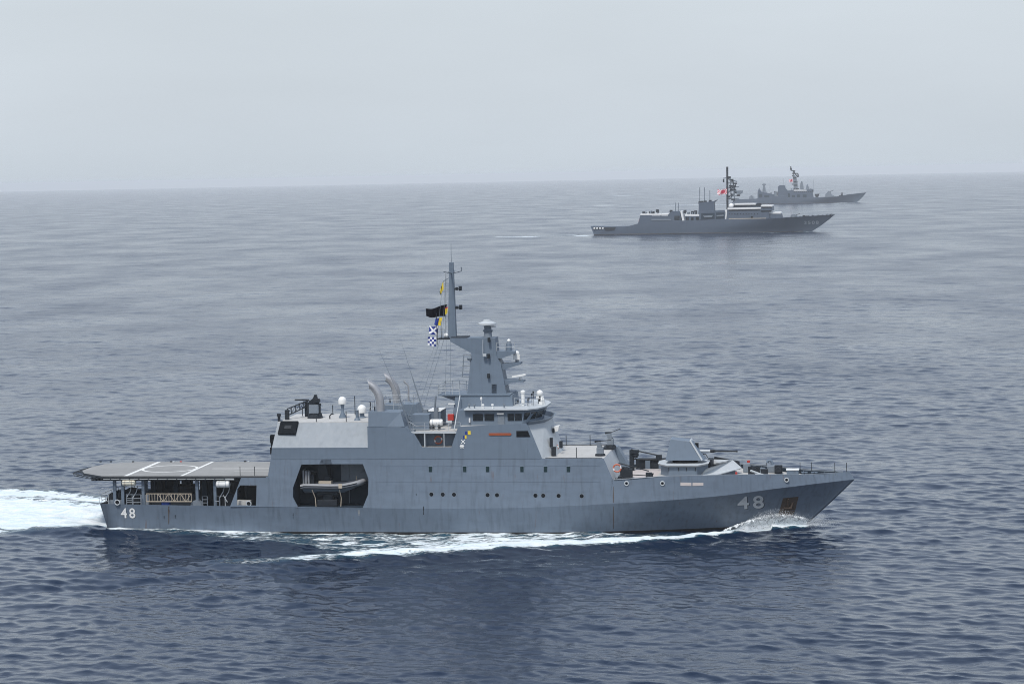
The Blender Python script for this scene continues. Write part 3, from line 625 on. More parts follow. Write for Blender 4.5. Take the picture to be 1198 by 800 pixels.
# anchor in a recess
def anchor():
    pts = [Q1(*p, -2.6) for p in ((916, 583), (934, 582), (930, 598.5), (911, 600.5))]; 
    off = lambda d: (lambda x, z: -(half(x, z)+d))
    rc = MB().prism(pts, off(.02), off(-.15)).build('anchor_recess', M['rustm'], ship)
    mb = MB(); (xa, za) = Q1(922, 584, -2.6); (xb, zb) = Q1(921, 596, -2.6); h = half(xa, za)
    mb.tube([(xa, -half(xa, za)-.1, za), (xb, -half(xb, zb)-.18, zb)], .09, 6); mb.tube([(xb-.55, -half(xb, zb)-.15, zb+.75), (xb-.35, -half(xb, zb)-.22, zb+.05), (xb+.35, -half(xb, zb)-.22, zb+.05), (xb+.6, -half(xb, zb)-.15, zb+.75)], [.05, .1, .1, .05], 6)
    mb.build('anchor', M['rustm'], ship, smooth=True)
    p2 = [Q1(*p, -2.6) for p in ((910, 600.8), (930, 599), (927, 605), (909, 606))]; MB().prism(p2, off(.012), off(-.05)).build('rust_stain', M['rustm'], ship)
anchor()
# fairleads, pink bar, overboard pipes and stain lines on the hull
def ring_at(px, py, y, name='fairlead', r=.2):
    x, z = Q1(px, py, y); n = 14; mb = MB()
    mb.tube([(x+r*math.cos(2*PI*k/n), y-.03, z+r*math.sin(2*PI*k/n)) for k in range(n+1)], .06, 6)
    fl = mb.build(name, M['light'], ship, smooth=True); MB().lathe([(.001, 0), (r, 0)], 0, 0, 0, 12)
    mb = MB(); v = [(x+r*math.cos(2*PI*k/n), y, z+r*math.sin(2*PI*k/n)) for k in range(n)]; mb.add(v+[(a, b+.05, c) for a, b, c in v], [tuple(range(n)), tuple(range(2*n-1, n-1, -1))]); mb.build('fairlead_hole', M['black'], fl)
def bul_y(x, z): k = zk(x); return half(x, k)-.115*(z-k)
for px, py in ((733, 565.3), (775, 565.3), (920.3, 561.3)):
    x, z = Q1(px, py, -6); yy = bul_y(x, z); x, z = Q1(px, py, -yy); ring_at(px, py, -bul_y(x, z)-.03)
for px in (137.3, 291): x, z = Q1(px, 589.5 if px > 200 else 588.3, -6.2); ring_at(px, 589 if px > 200 else 587.5, -6.1, 'roller_fairlead', .26)
def on_bul(name, m, pts, off=.02):
    q = [Q1(*p, -6.0) for p in pts]; MB().prism(q, lambda x, z: -(bul_y(x, z)+off), lambda x, z: -(bul_y(x, z)-.04)).build(name, M[m], ship)
on_bul('fender_strip', 'pink', ((796, 564.3), (808.6, 564.8), (808.6, 568.6), (796, 568)), .035); on_bul('fender_strip', 'pink', ((810, 564.8), (822.5, 565.3), (822.5, 568.6), (810, 568.6)), .035)
def streak(px, py0, py1, w, m='rustm', lower=True):
    mb = MB(); n = 8; v = []
    for i in range(n+1):
        py = py0+(py1-py0)*i/n; x, z = Q1(px, py, -6.4); yy = half(x, z) if z < zk(x) else bul_y(x, z); ww = w*(1-.75*abs(i/n-.35))*random.uniform(.5, 1.2)
        x, z = Q1(px, py, -yy); v += [(x-ww, -yy-.012, z), (x+ww, -yy-.012, z), (x+ww, -yy+.02, z), (x-ww, -yy+.02, z)]
    f = [(i*4+c, i*4+(c+1) % 4, i*4+4+(c+1) % 4, i*4+4+c) for i in range(n) for c in range(4)]
    mb.add(v, f).build('rust_streak', M[m], ship)
streak(717.5, 569, 618, .05); streak(197.5, 592, 613, .075); streak(495.5, 592, 602, .06, 'dark'); streak(420, 596, 603, .045, 'beige'); streak(343, 600, 607, .04, 'dark'); streak(192, 603, 607, .04, 'dark'); streak(205, 602, 606, .05, 'dark'); streak(487, 577, 580, .04, 'dark')
# weld seams of the shell plating
mb = MB()
for zf in (.35, .68):
    for x in np.arange(-42, 28, 2.0):
        pass
mb = MB()
for z in (4.35, 5.3, 6.9):
    mb.box(-14.0, 9.0, -yl(0, z)-.014, -yl(0, z)+.03, z-.012, z+.012)
for x in (-13.3, -10.2, -.2, 6.9): 
    n_ = 4
    mb.add([(x-.015, -yl(x, 2.95)-.012, 2.95), (x+.015, -yl(x, 2.95)-.012, 2.95), (x+.015, -yl(x, 7.6)-.012, 7.6), (x-.015, -yl(x, 7.6)-.012, 7.6)], [(0, 1, 2, 3)])
for x in (-13.0, -.3, 1.6): mb.box(x-.012, x+.012, -5.937, -5.92, 7.7, 10.6)
for x in (-22, -19, -16.5): pass
mb.build('plate_seam', M['paint'], ship)
mb = MB(); mb.box(-25.0, 3.0, -5.96, -5.90, Z2-.03, Z2+.03); mb.box(-14.9, -11, -5.95, -5.9, 10.92, 10.98); mb.box(-24.9, -14.9, -5.95, -5.9, 8.75, 8.81); mb.build('knuckle_moulding', M['house'], ship)

# --- helicopter deck
HO = [(-25.42, -6.05), (-43.2, -6.05), (-45.9, -3.6), (-46.8, -1.5), (-46.8, 1.5), (-46.2, 4.2), (-43.2, 6.05), (-25.42, 6.05)]
MB().plan(HO, 5.76, 5.93).build('helicopter_deck', M['deck'], ship)
mb = MB(); k = len(HO)
for i in range(1, k-2+1):
    a, b = HO[i-1], HO[i]; mb.tube([(a[0], a[1], 5.80), (b[0], b[1], 5.80)], .13, 6)
for x in np.arange(-44, -26, 1.9): mb.box(x-.08, x+.08, -5.9, 5.9, 5.42, 5.76)
for y in (-5.4, -2, 2, 5.4): mb.box(-44.5, -25.6, y-.08, y+.08, 5.36, 5.76)
mb.build('deck_edge_beam', M['dark'], ship)
mb = MB(); mb.box(-43.0, -29, -6.11, -6.0, 5.52, 5.72); mb.build('deck_fascia', M['light'], ship)
mb = MB(); z = 5.934
def stripe(x0, y0, x1, y1, w):
    d = Vector((x1-x0, y1-y0, 0)); n_ = Vector((-d.y, d.x, 0)).normalized()*w/2; a = Vector((x0, y0, z)); b = Vector((x1, y1, z)); mb.add([a-n_, b-n_, b+n_, a+n_], [(0, 1, 2, 3)])
stripe(-40.62, -6.0, -40.62, 6.0, .42); stripe(-34.62, -6, -34.62, 6, .32); stripe(-33.0, 0, -25.5, 0, .30); stripe(-30.0, -2.3, -25.5, -2.3, .1)
n = 48; v = [((-37.62)+r*math.cos(2*PI*k/n), r*math.sin(2*PI*k/n), z+.003) for r in (2.72, 3.02) for k in range(n)]
mb.add(v, [(k, (k+1) % n, n+(k+1) % n, n+k) for k in range(n)]); mb.build('deck_marking', M['line'], ship)
# folded safety nets round the deck edge
mb = MB()
def net(a, b, out, w=1.0, dz=-.12):
    a = Vector((*a, 5.8)); b = Vector((*b, 5.8)); o = Vector((*out, 0)).normalized()*w+Vector((0, 0, dz)); L_ = (b-a).length; n = max(2, round(L_/1.0))
    mb.tube([a+o, b+o], .04, 4); mb.tube([a+o*.5, b+o*.5], .02, 4)
    for i in range(n+1): p = a.lerp(b, i/n); mb.tube([p, p+o], .035, 4)
net((-43.2, -6.05), (-45.9, -3.6), (-.7, -.7), .9); net((-45.9, -3.6), (-46.8, -1.5), (-1, -.35), 1.0); net((-46.8, -1.5), (-46.8, 1.5), (-1, 0), 1.05); net((-46.8, 1.5), (-46.2, 4.2), (-1, .2), 1.0); net((-46.2, 4.2), (-43.2, 6.05), (-.6, .8), .9)
net((-43.2, 6.05), (-26, 6.05), (0, 1), .45, -.25); net((-43.2, -6.05), (-30, -6.05), (0, -1), .30, -.22)
mb.build('safety_net', M['dark'], ship)
for px, c in ((200.5, 'black'), (212, 'red'), (203.5, 'light'), (287, 'black'), (291, 'light'), (156, 'black'), (118, 'black'), (130, 'black')):
    x, _ = Q1(px, 539, 6); MB().box(x-.1, x+.1, 5.8, 6.0, 5.93, 6.03).build('deck_edge_light', M[c], ship)
mb = MB()
for px in (281, 298): x, _ = Q1(px, 556, -6.0); mb.tube([(x, -6.0, 5.9), (x, -6.0, 6.9)], .035, 5)
mb.split('deck_stanchion', M['dark'], ship)
mb = MB(); mb.box(-25.7, -25.45, 1.2, 2.0, 6.0, 6.5); mb.build('fire_locker', M['red'], ship)
# pillars under the deck
for sg in (-1, 1):
    for px in (134, 143.5, 167.5, 230.5, 251.5):
        x, _ = Q1(px, 575, -5.6); MB().box(x-.15, x+.15, sg*5.5-.15, sg*5.5+.15, 2.0, 5.8).build('deck_pillar', M['house'], ship)
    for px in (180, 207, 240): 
        x, _ = Q1(px, 575, -2.5); MB().box(x-.25, x+.25, sg*2.6-.2, sg*2.6+.2, 2.0, 5.8).build('deck_pillar', M['shaded'], ship)  # inboard row coloured dark for the shade under the deck
MB().box(-25.6, -25.3, -6.2, 6.2, 2.0, 5.85).build('quarterdeck_bulkhead', M['house'], ship)
# quarterdeck machinery, with one dark box added as shade behind the gangway
mb = MB(); mb.box(-41.8, -40.2, -3.8, -2.2, 2, 3.9); mb.lathe([(.9, 0), (.9, 1.2), (.5, 1.6)], -39.2, -1.5, 2, 14); mb.box(-31.6, -30.4, -1.5, 1.2, 2, 4.6); mb.box(-36.8, -34.6, -2.6, -.4, 2, 4.4); mb.box(-33.9, -32.2, -1.8, 1.8, 2, 5.1); mb.box(-38.2, -37.3, .5, 2.5, 2, 4.9); mb.box(-28.9, -27.6, -1.6, 1.6, 2, 4.2)
mb.box(-38.9, -33.6, -4.9, -4.2, 2, 3.9); mb.box(-35.9, -35.2, -1.8, -.9, 4.4, 5.2); mb.box(-30.2, -29.0, -4.6, -3.4, 2, 3.9); mb.box(-42.2, -41.0, -5.0, -3.6, 2, 3.3); mb.box(-40.0, -39.0, 1.5, 3.5, 2, 5.0); mb.box(-31.2, -30.2, 2.5, 4.5, 2, 5.1); mb.box(-33.0, -32.4, -2.4, -1.6, 3.0, 5.6)
mb.split('machinery_and_shade_box', M['dark'], ship, bevel=.06)
def hdrum(px, y, r, w, name, m):
    x, _ = Q1(px, 577, y); mb = MB(); mb.tube([(x, y-w/2, 2.0+r+.15), (x, y+w/2, 2.0+r+.15)], r*.6, 16); 
    for yy in (-w/2, w/2): mb.tube([(x, y+yy-.05, 2.15+r), (x, y+yy+.05, 2.15+r)], r, 20)
    return mb.build(name, M[m], ship, smooth=True)
hdrum(138, -4.3, 1.0, 1.6, 'mooring_reel', 'dark'); hdrum(153, -4.4, 1.15, 1.4, 'mooring_reel', 'dark'); hdrum(230, -5.6, .62, .5, 'hose_reel', 'trim'); hdrum(189, -3.0, .9, 1.2, 'mooring_reel', 'dark'); hdrum(270, -4.2, .8, 1.2, 'mooring_reel', 'dark')
for px, w in ((137.5, 1.6), (170.5, .9), (286, 1.5)):
    x, _ = Q1(px, 580, -5.0); MB().box(x-w/2, x+w/2, -5.5, -4.8, 2.0, 3.85 if w < 1 else 3.3).build('deck_locker', M['trim'] if w != 1.5 else M['deckl'], ship, bevel=.04)
railing([(-42.6, -5.8, 2.95), (-43.35, -5.7, 3.0), (-43.4, 5.7, 3.0), (-42.6, 5.8, 2.95)], 1.0, 1.1, .03, 3).build('stern_railing', M['light'], ship)
railing([(-42.6, 5.9, 2.8), (-26, 6.2, 2.8)], .95, 1.5, .025, 3).build('side_railing', M['light'], ship)
mb = MB(); x, _ = Q1(121, 575, -5.6); mb.tube([(x-.45, -5.7, 3.0), (x-.45, -5.7, 4.2), (x-.15, -5.7, 4.6), (x+.6, -5.7, 4.6), (x+.6, -5.7, 4.0)], .03, 5); mb.build('stern_hoop', M['light'], ship)
mb = MB()
def frame_(px0, px1, py0, y, rungs=3):
    x0, z1 = Q1(px0, py0, y); x1, _ = Q1(px1, py0, y)
    mb.tube([(x0, y, 2.7), (x0, y, z1), (x1, y, z1), (x1, y, 2.7)], .045, 5)
    for k in range(1, rungs): z = 2.8+(z1-2.8)*k/rungs; mb.tube([(x0, y, z), (x1, y, z)], .035, 5)
frame_(236.5, 242.5, 580.5, -6.1, 3); frame_(251.5, 256.5, 580.5, -6.1, 2); frame_(148, 154.5, 578, -6.0, 2); frame_(148, 165, 578.5, -6.0, 3)
for a, b in ((260, 257.5), (263, 266)): pass
mb.split('deck_ladder', M['trim'], ship)
# sweeping supports of the canisters
mb = MB()
for px in (148.5, 156, 257.5, 264): x, _ = Q1(px, 576, -5.6); mb.tube([(x-.1, -5.5, 2.6), (x-.1, -5.5, 3.6), (x+.25, -5.3, 4.2), (x+.3, -5.0, 4.7)], .05, 5)
mb.tube([(-30.6, -6.0, 2.8), (-30.6, -6.0, 3.7), (-30.2, -6, 3.9), (-29.8, -6, 3.2)], .045, 5); mb.build('raft_cradle', M['light'], ship)
# --- hangar roof gear
x0, z0 = Q1(361, 490, -1.5)
gx = -21.7; gn = MB().lathe([(.85, 0), (.72, .5), (.6, .5), (.6, 1.3), (.7, 1.35), (.66, 1.5)], gx, 0, 11.27, 12).build('aft_gun', M['dark'], ship)
MB().box(gx-.5, gx+.5, -.75, .75, 11.8, 12.7).build('gun_mount', M['trim'], gn, bevel=.06)
MB().prism([(gx-.55, 12.7), (gx-.6, 13.05), (gx-.15, 13.35), (gx, 13.75), (gx+.2, 13.7), (gx+.3, 13.3), (gx+.6, 13.1), (gx+.35, 12.7)], -.22, .22).box(gx+.1, gx+.6, -.5, -.25, 12.95, 13.35).build('gun_receiver', M['dark'], gn, bevel=.03)
MB().tube([(gx-.6, 0, 13.15), (gx-1.3, 0, 13.18), (gx-2.15, 0, 13.2)], [.1, .08, .07], 8).build('gun_barrel', M['dark'], gn)
def dome(x, y, z0, zc, r, name, waist):
    p = MB().lathe([(.42, 0), (.42, .08), (waist, (zc-r-z0)*.45), (waist*1.1, (zc-r-z0)*.7), (r*.55, zc-r*.6-z0)], x, y, z0, 14).build(name, M['house'], ship, smooth=True)
    mb = MB(); mb.lathe([(r*.98, -.8*r), (r*1.02, -.5*r), (r, 0)]+[(r*math.cos(a), r*math.sin(a)) for a in np.linspace(.2, 1.52, 7)], x, y, zc, 18)
    mb.build('radome', M['white'], p, smooth=True)
x, zc = Q1(400.5, 468.5, 0); dome(x, 0, 11.27, zc, .43, 'dome_pedestal', .14)
x, zc = Q1(423.3, 478.5, 0); dome(x, 0, 11.27, zc, .47, 'dome_pedestal', .24)
x, z = Q1(418, 490, -2.5); MB().lathe([(.34, 0), (.3, .12), (.17, .25), (.17, 1.0), (.2, 1.05)], x, -2.5, 11.27, 12).build('vent_post', M['house'], ship, smooth=True)
mb = MB()
for px, h, y in ((354, 1.0, 2), (358, .4, 2), (389.5, 1.0, 3.5), (405, 1.1, -4), (370, .6, -4), (415.5, 2.0, 3), (433, 1.0, 0)):
    x, _ = Q1(px, 487, y); mb.tube([(x, y, 11.27), (x, y, 11.27+h)], .045, 5)
mb.tube([Vector((-19.9, -1, 11.27)), Vector((-19.9, -1, 11.6)), Vector((-19.7, -1, 11.8)), Vector((-19.5, -1, 11.75))], .07, 6)
mb.split('roof_stanchion', M['dark'], ship)
railing([(-19.5, 4.1, 11.27), (-15, 4.1, 11.27)], .9, 1.5, .015, 2).build('roof_railing', M['light'], ship)
# truss crane at the hangar roof edge
mb = MB(); a0, a1 = Vector((-24.3, -1.6, 11.7)), Vector((-22.8, 1.4, 12.4))
for off in ((0, 0, 0), (0, 0, .7)): mb.tube([a0+Vector(off), a1+Vector(off)*.8], .06, 5)
for k in range(6):
    p = a0.lerp(a1, k/5); mb.tube([p, p+Vector((0, 0, .7))], .04, 4)
    if k < 5: mb.tube([p, a0.lerp(a1, (k+1)/5)+Vector((0, 0, .65))], .035, 4)
mb.box(-24.5, -24.1, -1.9, -1.5, 11.27, 12.3); mb.box(-23.1, -22.6, 1.2, 1.7, 11.27, 12.8); mb.lathe([(.15, 0), (.15, .5), (.24, .55), (.2, .8)], -25.0+.2, -3.2, 11.27, 10)
mb.build('landing_aid_frame', M['dark'], ship)
# black display board on the leaning hangar side
nrm = Vector((0, -(11.24-8.79), -(5.92-4.25)*-1)).normalized(); nrm = Vector((0, -.826, .563))
def lean(px, py):
    # intersect with the leaning plane by search
    y = -5
    for _ in range(12): x, z = Q1(px, py, y); y = -(5.92-(z-8.79)*(1.67/2.45))
    return Vector((x, y, z))
pts = [lean(*p) for p in ((325.5, 508.3), (346, 508.8), (349.5, 493.8), (329, 493.8))]
pb = MB().add([p+nrm*.28 for p in pts]+[p+nrm*.01 for p in pts], [(0, 1, 2, 3), (7, 6, 5, 4)]+[(k, (k+1) % 4, 4+(k+1) % 4, 4+k) for k in range(4)]).build('side_board', M['black'], ship)
pts = [lean(*p) for p in ((333, 502.5), (341, 502.7), (342, 499), (334, 499))]
MB().add([p+nrm*.31 for p in pts]+[p+nrm*.27 for p in pts], [(0, 1, 2, 3), (7, 6, 5, 4)]+[(k, (k+1) % 4, 4+(k+1) % 4, 4+k) for k in range(4)]).build('board_panel', M['dark'], pb)
mb = MB(); mb.box(-25.45, -24.9, -4.7, -4.2, 9.2, 10.0); mb.box(-25.5, -25.0, -4.6, -4.1, 8.0, 8.7); mb.tube([(-25.3, -4.4, 8.7), (-25.4, -4.4, 9.2)], .1, 6); mb.ball(-25.25, -4.4, 8.95, .22, 8); mb.box(-25.35, -25.05, -4.5, -4.2, 6.9, 8.0); mb.build('landing_light', M['black'], ship, bevel=.04)
# --- exhausts
def exhaust(sg):
    P = [Vector((q[0], sg*4.3, q[1])) for q in (Q1(*p, -4.4) for p in ((445, 482), (445.2, 470), (444, 459), (439.5, 453.5), (431, 449)))]
    path = []
    for t in np.linspace(0, 1, 13):           # smooth bend through the control points
        q = list(P)
        while len(q) > 1: q = [u.lerp(v, t) for u, v in zip(q, q[1:])]
        path.append(q[0])
    mb = MB(); n = 18; R_ = .43; mb.tube(path, [R_]*len(path), n, cap=False)
    d = (path[-1]-path[-2]).normalized(); m = len(mb.v)-n; nu = Vector((d.z, 0, -d.x)); nu = nu if nu.z > 0 else -nu
    for k in range(m, m+n): v = Vector(mb.v[k]); h = (v-path[-1]).dot(nu); mb.v[k] = tuple(v+d*(h*1.15-.1))
    ex = mb.build('exhaust_pipe', M['steel'], ship, smooth=True)
    MB().add([tuple(Vector(mb.v[k])-d*.06) for k in range(m, m+n)]+[tuple(Vector(mb.v[k])-d*.12) for k in range(m, m+n)], [tuple(range(n)), tuple(range(2*n-1, n-1, -1))]).build('exhaust_mouth', M['soot'], ex)
    MB().lathe([(.5, 0), (.5, .08)], path[0].x, sg*4.3, path[0].z-.04, 16).build('exhaust_collar', M['steel'], ex)
for sg in (-1, 1): exhaust(sg)
mb = MB(); pp = [Q1(*p, 4.5) for p in ((478, 469), (478, 451.5), (475, 448), (472.4, 445.6))]; mb.tube([(x, 4.5, z) for x, z in pp], .1, 8); mb.build('vent_pipe', M['steel'], ship, smooth=True)
for sg, px in ((-1, 433), (-1, 438), (1, 457)):
    x, _ = Q1(px, 480, sg*4.5); MB().lathe([(.07, 0), (.07, .9 if px == 433 else .4), (.14, .95 if px == 433 else .42)], x, sg*4.3, 12.4, 8).build('casing_vent', M['dark'], ship)
for sg in (-1, 1): railing([(-14.7, sg*5.2, 12.4), (-14.7, sg*2.9, 12.4), (-11.7, sg*2.9, 12.4), (-11.7, sg*5.1, 12.4)], .95, 1.1, .02, 2).build('casing_railing', M['light'], ship)
# whip aerials
def whip(a, b, c, y0, y1, r=.06):
    p = [Q1(*a, y0), Q1(*b, (y0+y1)/2), Q1(*c, y1)]; ys_ = (y0, (y0+y1)/2, y1)
    mb = MB(); mb.tube([(q[0], yy, q[1]) for q, yy in zip(p, ys_)][:2], [r*1.3, r], 6); mb.tube([(q[0], yy, q[1]) for q, yy in zip(p, ys_)][1:], [r*.5, r*.2], 5); mb.build('whip_aerial', M['trim'], ship)
whip((480, 502), (468, 466), (443.5, 409), -5, -5.6); whip((498.5, 491), (483, 443), (470, 401), 2.5, 3); whip((496, 488), (478, 466), (471, 440), 4.5, 5, .03)
# crane/boom between casing and mast, lockers
mb = MB(); 
for k in range(3): 
    (x0, z0), (x1, z1), (x2, z2) = Q1(474, 484.5+k*5, -2.5), Q1(484, 487+k*5, -3), Q1(497, 491.5+k*4.2, -3.4)
    mb.tube([(x0, -2.4, z0), (x1, -3.2, z1), (x2, -3.6, z2)], .08, 5)
mb.box(-10.6, -8.8, -4.0, -2.6, 10.36, 12.0)
mb.build('boat_crane', M['house'], ship, bevel=.05)
mb = MB(); mb.box(-10.8, -10.1, -5.3, -4.6, 10.3, 10.6); mb.tube([(-10.9, -4.9, 11.4), (-10.0, -5.0, 10.9), (-9.2, -4.6, 10.9)], .07, 5); mb.box(-9.7, -9.3, -2.2, -1.6, 11.6, 12.3); mb.box(-8.8, -8.4, -1.2, -.6, 10.36, 12.4); mb.tube([(-8.8, -1, 11.4), (-8.6, -1, 13.6)], .09, 6); mb.build('crane_winch', M['trim'], ship)
mb = MB(); (x0, z0), (x1, z1) = Q1(501.5, 491, -.5), Q1(516.5, 480.5, -.5); lk = mb.box(x0, x1, -1.0, 2.2, 10.4, z1).build('ventilation_cabinet', M['house'], ship, bevel=.03); MB().box(x0-.04, x1+.04, -1.04, 2.24, z1, z1+.08).build('cabinet_lid', M['white'], lk)
x0, z0 = Q1(524, 491.5, -2.7); x1, z1 = Q1(531, 484.3, -2.7); MB().box(x0, x1, -2.9, -2.45, z0, z1).build('fire_hose_box', M['red'], ship, bevel=.03)
mb = MB(); x, z = Q1(536, 457, -3); x2, z2 = Q1(531, 501, -5.6); mb.tube([(x+.1, -2.5, 13.8), (x2, -5.5, 10.5)], .06, 5); mb.build('signal_mast_stay', M['light'], ship)
mb = MB(); x, z = Q1(528, 472.5, -2.6); mb.box(x-.35, x+.35, -2.5, -2.3, z-.05, z+.05); x, z = Q1(585.5, 483.6, -4.7); mb.box(x-.35, x+.35, -4.85, -4.62, z-.04, z+.04); x, z = Q1(549.5, 491.5, -4.7); mb.lathe([(.08, -.22), (.09, 0), (.08, .22)], x, -4.75, z, 8); mb.build('wall_lamp', M['white'], ship)
railing([(-10.2, -5.55, 10.36), (-5.3, -5.55, 10.36)], .95, 1.2, .02, 3).build('walkway_railing', M['light'], ship)
# halyards
mb = MB(); b0 = (-9.2, -1.5, 10.6)
for (a, b) in (((-8.35, -.9, 19.5), (-11.2, -3.0, 11.5)), ((-8.0, -1.0, 19.5), (-10.6, -2.0, 11.5)), ((-7.6, -1.0, 19.5), (-10.2, -1.0, 11.5)), ((-6.9, -1.0, 19.4), (-6.9, -1.8, 13.8)), ((-7.3, -1.0, 19.4), (-7.5, -1.9, 13.8)), ((-7.7, -.5, 25.4), (-8.35, -.9, 19.5)), ((-7.4, -.3, 25.8), (-7.8, -.9, 19.5))):
    mb.tube([a, b], .016, 4)
mb.split('halyard', M['trim'], ship)
# --- deckhouse front deck: rails, machine guns
mb = MB()
for px, py, y in ((662.5, 519, 5.5), (690.5, 519.5, 5.5), (674.5, 535.5, -5.7), (655, 524, 3)):
    x, _ = Q1(px, py, y); mb.tube([(x, y, 7.64), (x, y, 8.75)], .04, 5)
mb.tube([(3.6, 5.6, 7.72), (9.2, 5.6, 7.72)], .04, 4); mb.tube([(3.4, -5.8, 7.7), (9.2, -5.8, 7.7)], .03, 4); mb.split('deck_stanchion', M['dark'], ship)
def mgun(x, y, z, ang):
    b = MB().lathe([(.55, 0), (.5, .2), (.34, .2), (.3, .8), (.2, 1.0)], x, y, z, 10).build('machine_gun', M['dark'], ship)
    MB().box(x-.34, x+.34, y-.4, y+.3, z+.22, z+.85).prism([(x-.25, z+.85), (x-.4, z+1.4), (x+.1, z+1.45), (x+.2, z+.85)], y-.3, y-.1).build('gun_shield', M['trim'], b, bevel=.03)
    MB().box(x-.55, x+.1, y-.1, y+.1, z+1.35, z+1.55).tube([(x, y, z+1.48), (x+1.15*math.cos(ang), y, z+1.48+1.15*math.sin(ang))], .035, 5).tube([(x, y, z+1), (x-.1, y, z+1.45)], .06, 5).build('gun_barrel', M['dark'], b)
mgun(8.75, -3.6, 7.64, .12); mgun(9.15, 2.6, 7.84, .38)
MB().box(8.4, 9.6, 1.6, 3.8, 7.64, 7.84).build('gun_sponson', M['dark'], ship)
# things on the bridge front
mb = MB(); 
for x, y, z, s in ((3.9, -3.9, 8.3, .35), (3.7, -3.6, 9.2, .2)): mb.box(x-.1, x+s, y-.2, y+.2, z-.6, z+.3)
mb.box(4.3, 4.6, -1.6, -1.1, 8.2, 8.9); mb.split('fire_hydrant', M['dark'], ship)
MB().prism([(3.55, 9.7), (4.1, 9.9), (4.2, 10.4), (3.4, 10.3)], -.8, .4).build('front_floodlight', M['white'], ship)
MB().box(3.55, 3.75, -1.1, -.9, 9.7, 10.2).build('floodlight_bracket', M['dark'], ship)
# --- davits on the well deck
def davit(x0, y, z0, px1, py1, pxm, pym):
    x1, z1 = Q1(px1, py1, y); mb = MB(); mb.lathe([(.3, 0), (.22, .2), (.2, z1-z0+.1)], x0, y, z0, 10); b = mb.build('folding_davit', M['dark'], ship)
    return b
zf = 5.0
b = MB().lathe([(.3, 0), (.26, .2), (.24, 2.5)], 11.35, 2.6, zf, 10).ball(11.75, 2.6, 7.0, .36, 8).box(11.2, 12.1, 2.2, 3.0, 7.2, 7.5).build('folding_davit', M['dark'], ship)
MB().tube([(11.3, 2.6, 7.55), (14.2, 2.4, 6.95)], .07, 5).tube([(11.3, 2.6, 6.55), (14.9, 2.4, 6.5)], .08, 5).box(13.9, 14.5, 2.2, 2.7, 6.5, 7.0).build('davit_arm', M['dark'], b)
b = MB().lathe([(.3, 0), (.26, .2), (.24, 1.5)], 11.0, -3.6, zf, 10).ball(11.4, -3.6, 6.15, .4, 8).box(10.8, 12.0, -4.0, -3.2, 5.3, 6.3).build('folding_davit', M['dark'], ship)
MB().tube([(10.6, -3.6, 6.9), (12.6, -3.8, 6.4), (13.7, -3.8, 6.1)], .06, 5).tube([(11.4, -3.7, 5.75), (13.6, -3.9, 5.65)], .05, 5).box(13.4, 14.0, -4.1, -3.6, 5.5, 5.95).build('davit_arm', M['dark'], b)
mb = MB(); mb.box(11.6, 15.3, 4.4, 4.7, 5.0, 6.25); mb.box(11.9, 15.2, 4.2, 4.75, 6.25, 6.4); mb.build('inner_bulwark', M['dark'], ship)
mb = MB(); mb.box(12.6, 13.1, 4.2, 4.4, 5.2, 6.2); mb.box(14.0, 14.4, 4.2, 4.4, 5.2, 6.2); mb.split('bulwark_stay', M['house'], ship)
for y, x0, x1 in ((-4.6, 11.9, 12.2), (-4.6, 12.8, 13.1)): MB().box(x0, x1, y-.1, y+.1, 5.3, 5.5).build('deck_lashing', M['black'], ship)
mb = MB(); mb.box(13.9, 14.05, -5.6, -5.5, 5.2, 6.1); mb.box(14.15, 14.3, -5.6, -5.5, 5.2, 6.1); mb.box(13.85, 14.35, -5.62, -5.48, 6.0, 6.1); mb.split('bollard_plate', M['dark'], ship)
mb = MB(); 
for x, y in ((10.9, -5.0), (11.2, -4.6), (10.6, -5.3), (11.6, -5.0)): mb.box(x-.2, x+.2, y-.2, y+.2, 5.1, 5.45+random.random()*.35)
mb.split('mooring_fitting', M['dark'], ship)
MB().plan([(11, -5.2), (15.2, -5.2), (15.2, 4.0), (11, 4.0)], 5.335, 5.345).build('well_deck_panel', M['pink'], ship)
# --- main gun
def octo(cx, rx, ry, c=.42): return [(cx-rx, -ry*c), (cx-rx*.6, -ry), (cx+rx*.6, -ry), (cx+rx, -ry*c), (cx+rx, ry*c), (cx+rx*.6, ry), (cx-rx*.6, ry), (cx-rx, ry*c)]
mg = MB().frus(octo(17.05, 2.35, 2.6), 5.2, octo(17.05, 2.35, 2.6), 6.4).build('main_gun', M['house'], ship)
MB().frus(octo(17.0, 2.5, 2.8), 6.4, octo(17.0, 2.6, 2.95), 6.56).build('gun_platform', M['light'], mg)
MB().lathe([(1.3, 0), (1.3, .35)], 17.1, 0, 6.56, 20).build('turret_ring', M['black'], mg)
mb = MB()
for x in (15.6, 16.6, 17.4, 18.3): mb.box(x, x+.06, -2.66, -2.6, 5.95, 6.3)
mb.build('barbette_fitting', M['dark'], mg)
tb = [(15.2, -1.45), (18.85, -1.45), (19.3, -.5), (19.3, .5), (18.85, 1.45), (15.2, 1.45)]; tt = [(15.72, -1.0), (17.65, -1.05), (17.95, -.4), (17.95, .4), (17.65, 1.05), (15.72, 1.0)]
zt_ = [9.05, 8.8, 8.75, 8.75, 8.8, 9.05]
n = 6; v = [(x, y, 6.88) for x, y in tb]+[(x, y, z) for (x, y), z in zip(tt, zt_)]
MB().add(v, [tuple(range(n))[::-1], tuple(range(n, 2*n))]+[(i, (i+1) % n, n+(i+1) % n, n+i) for i in range(n)]).build('gun_house', M['house'], mg, bevel=.03)
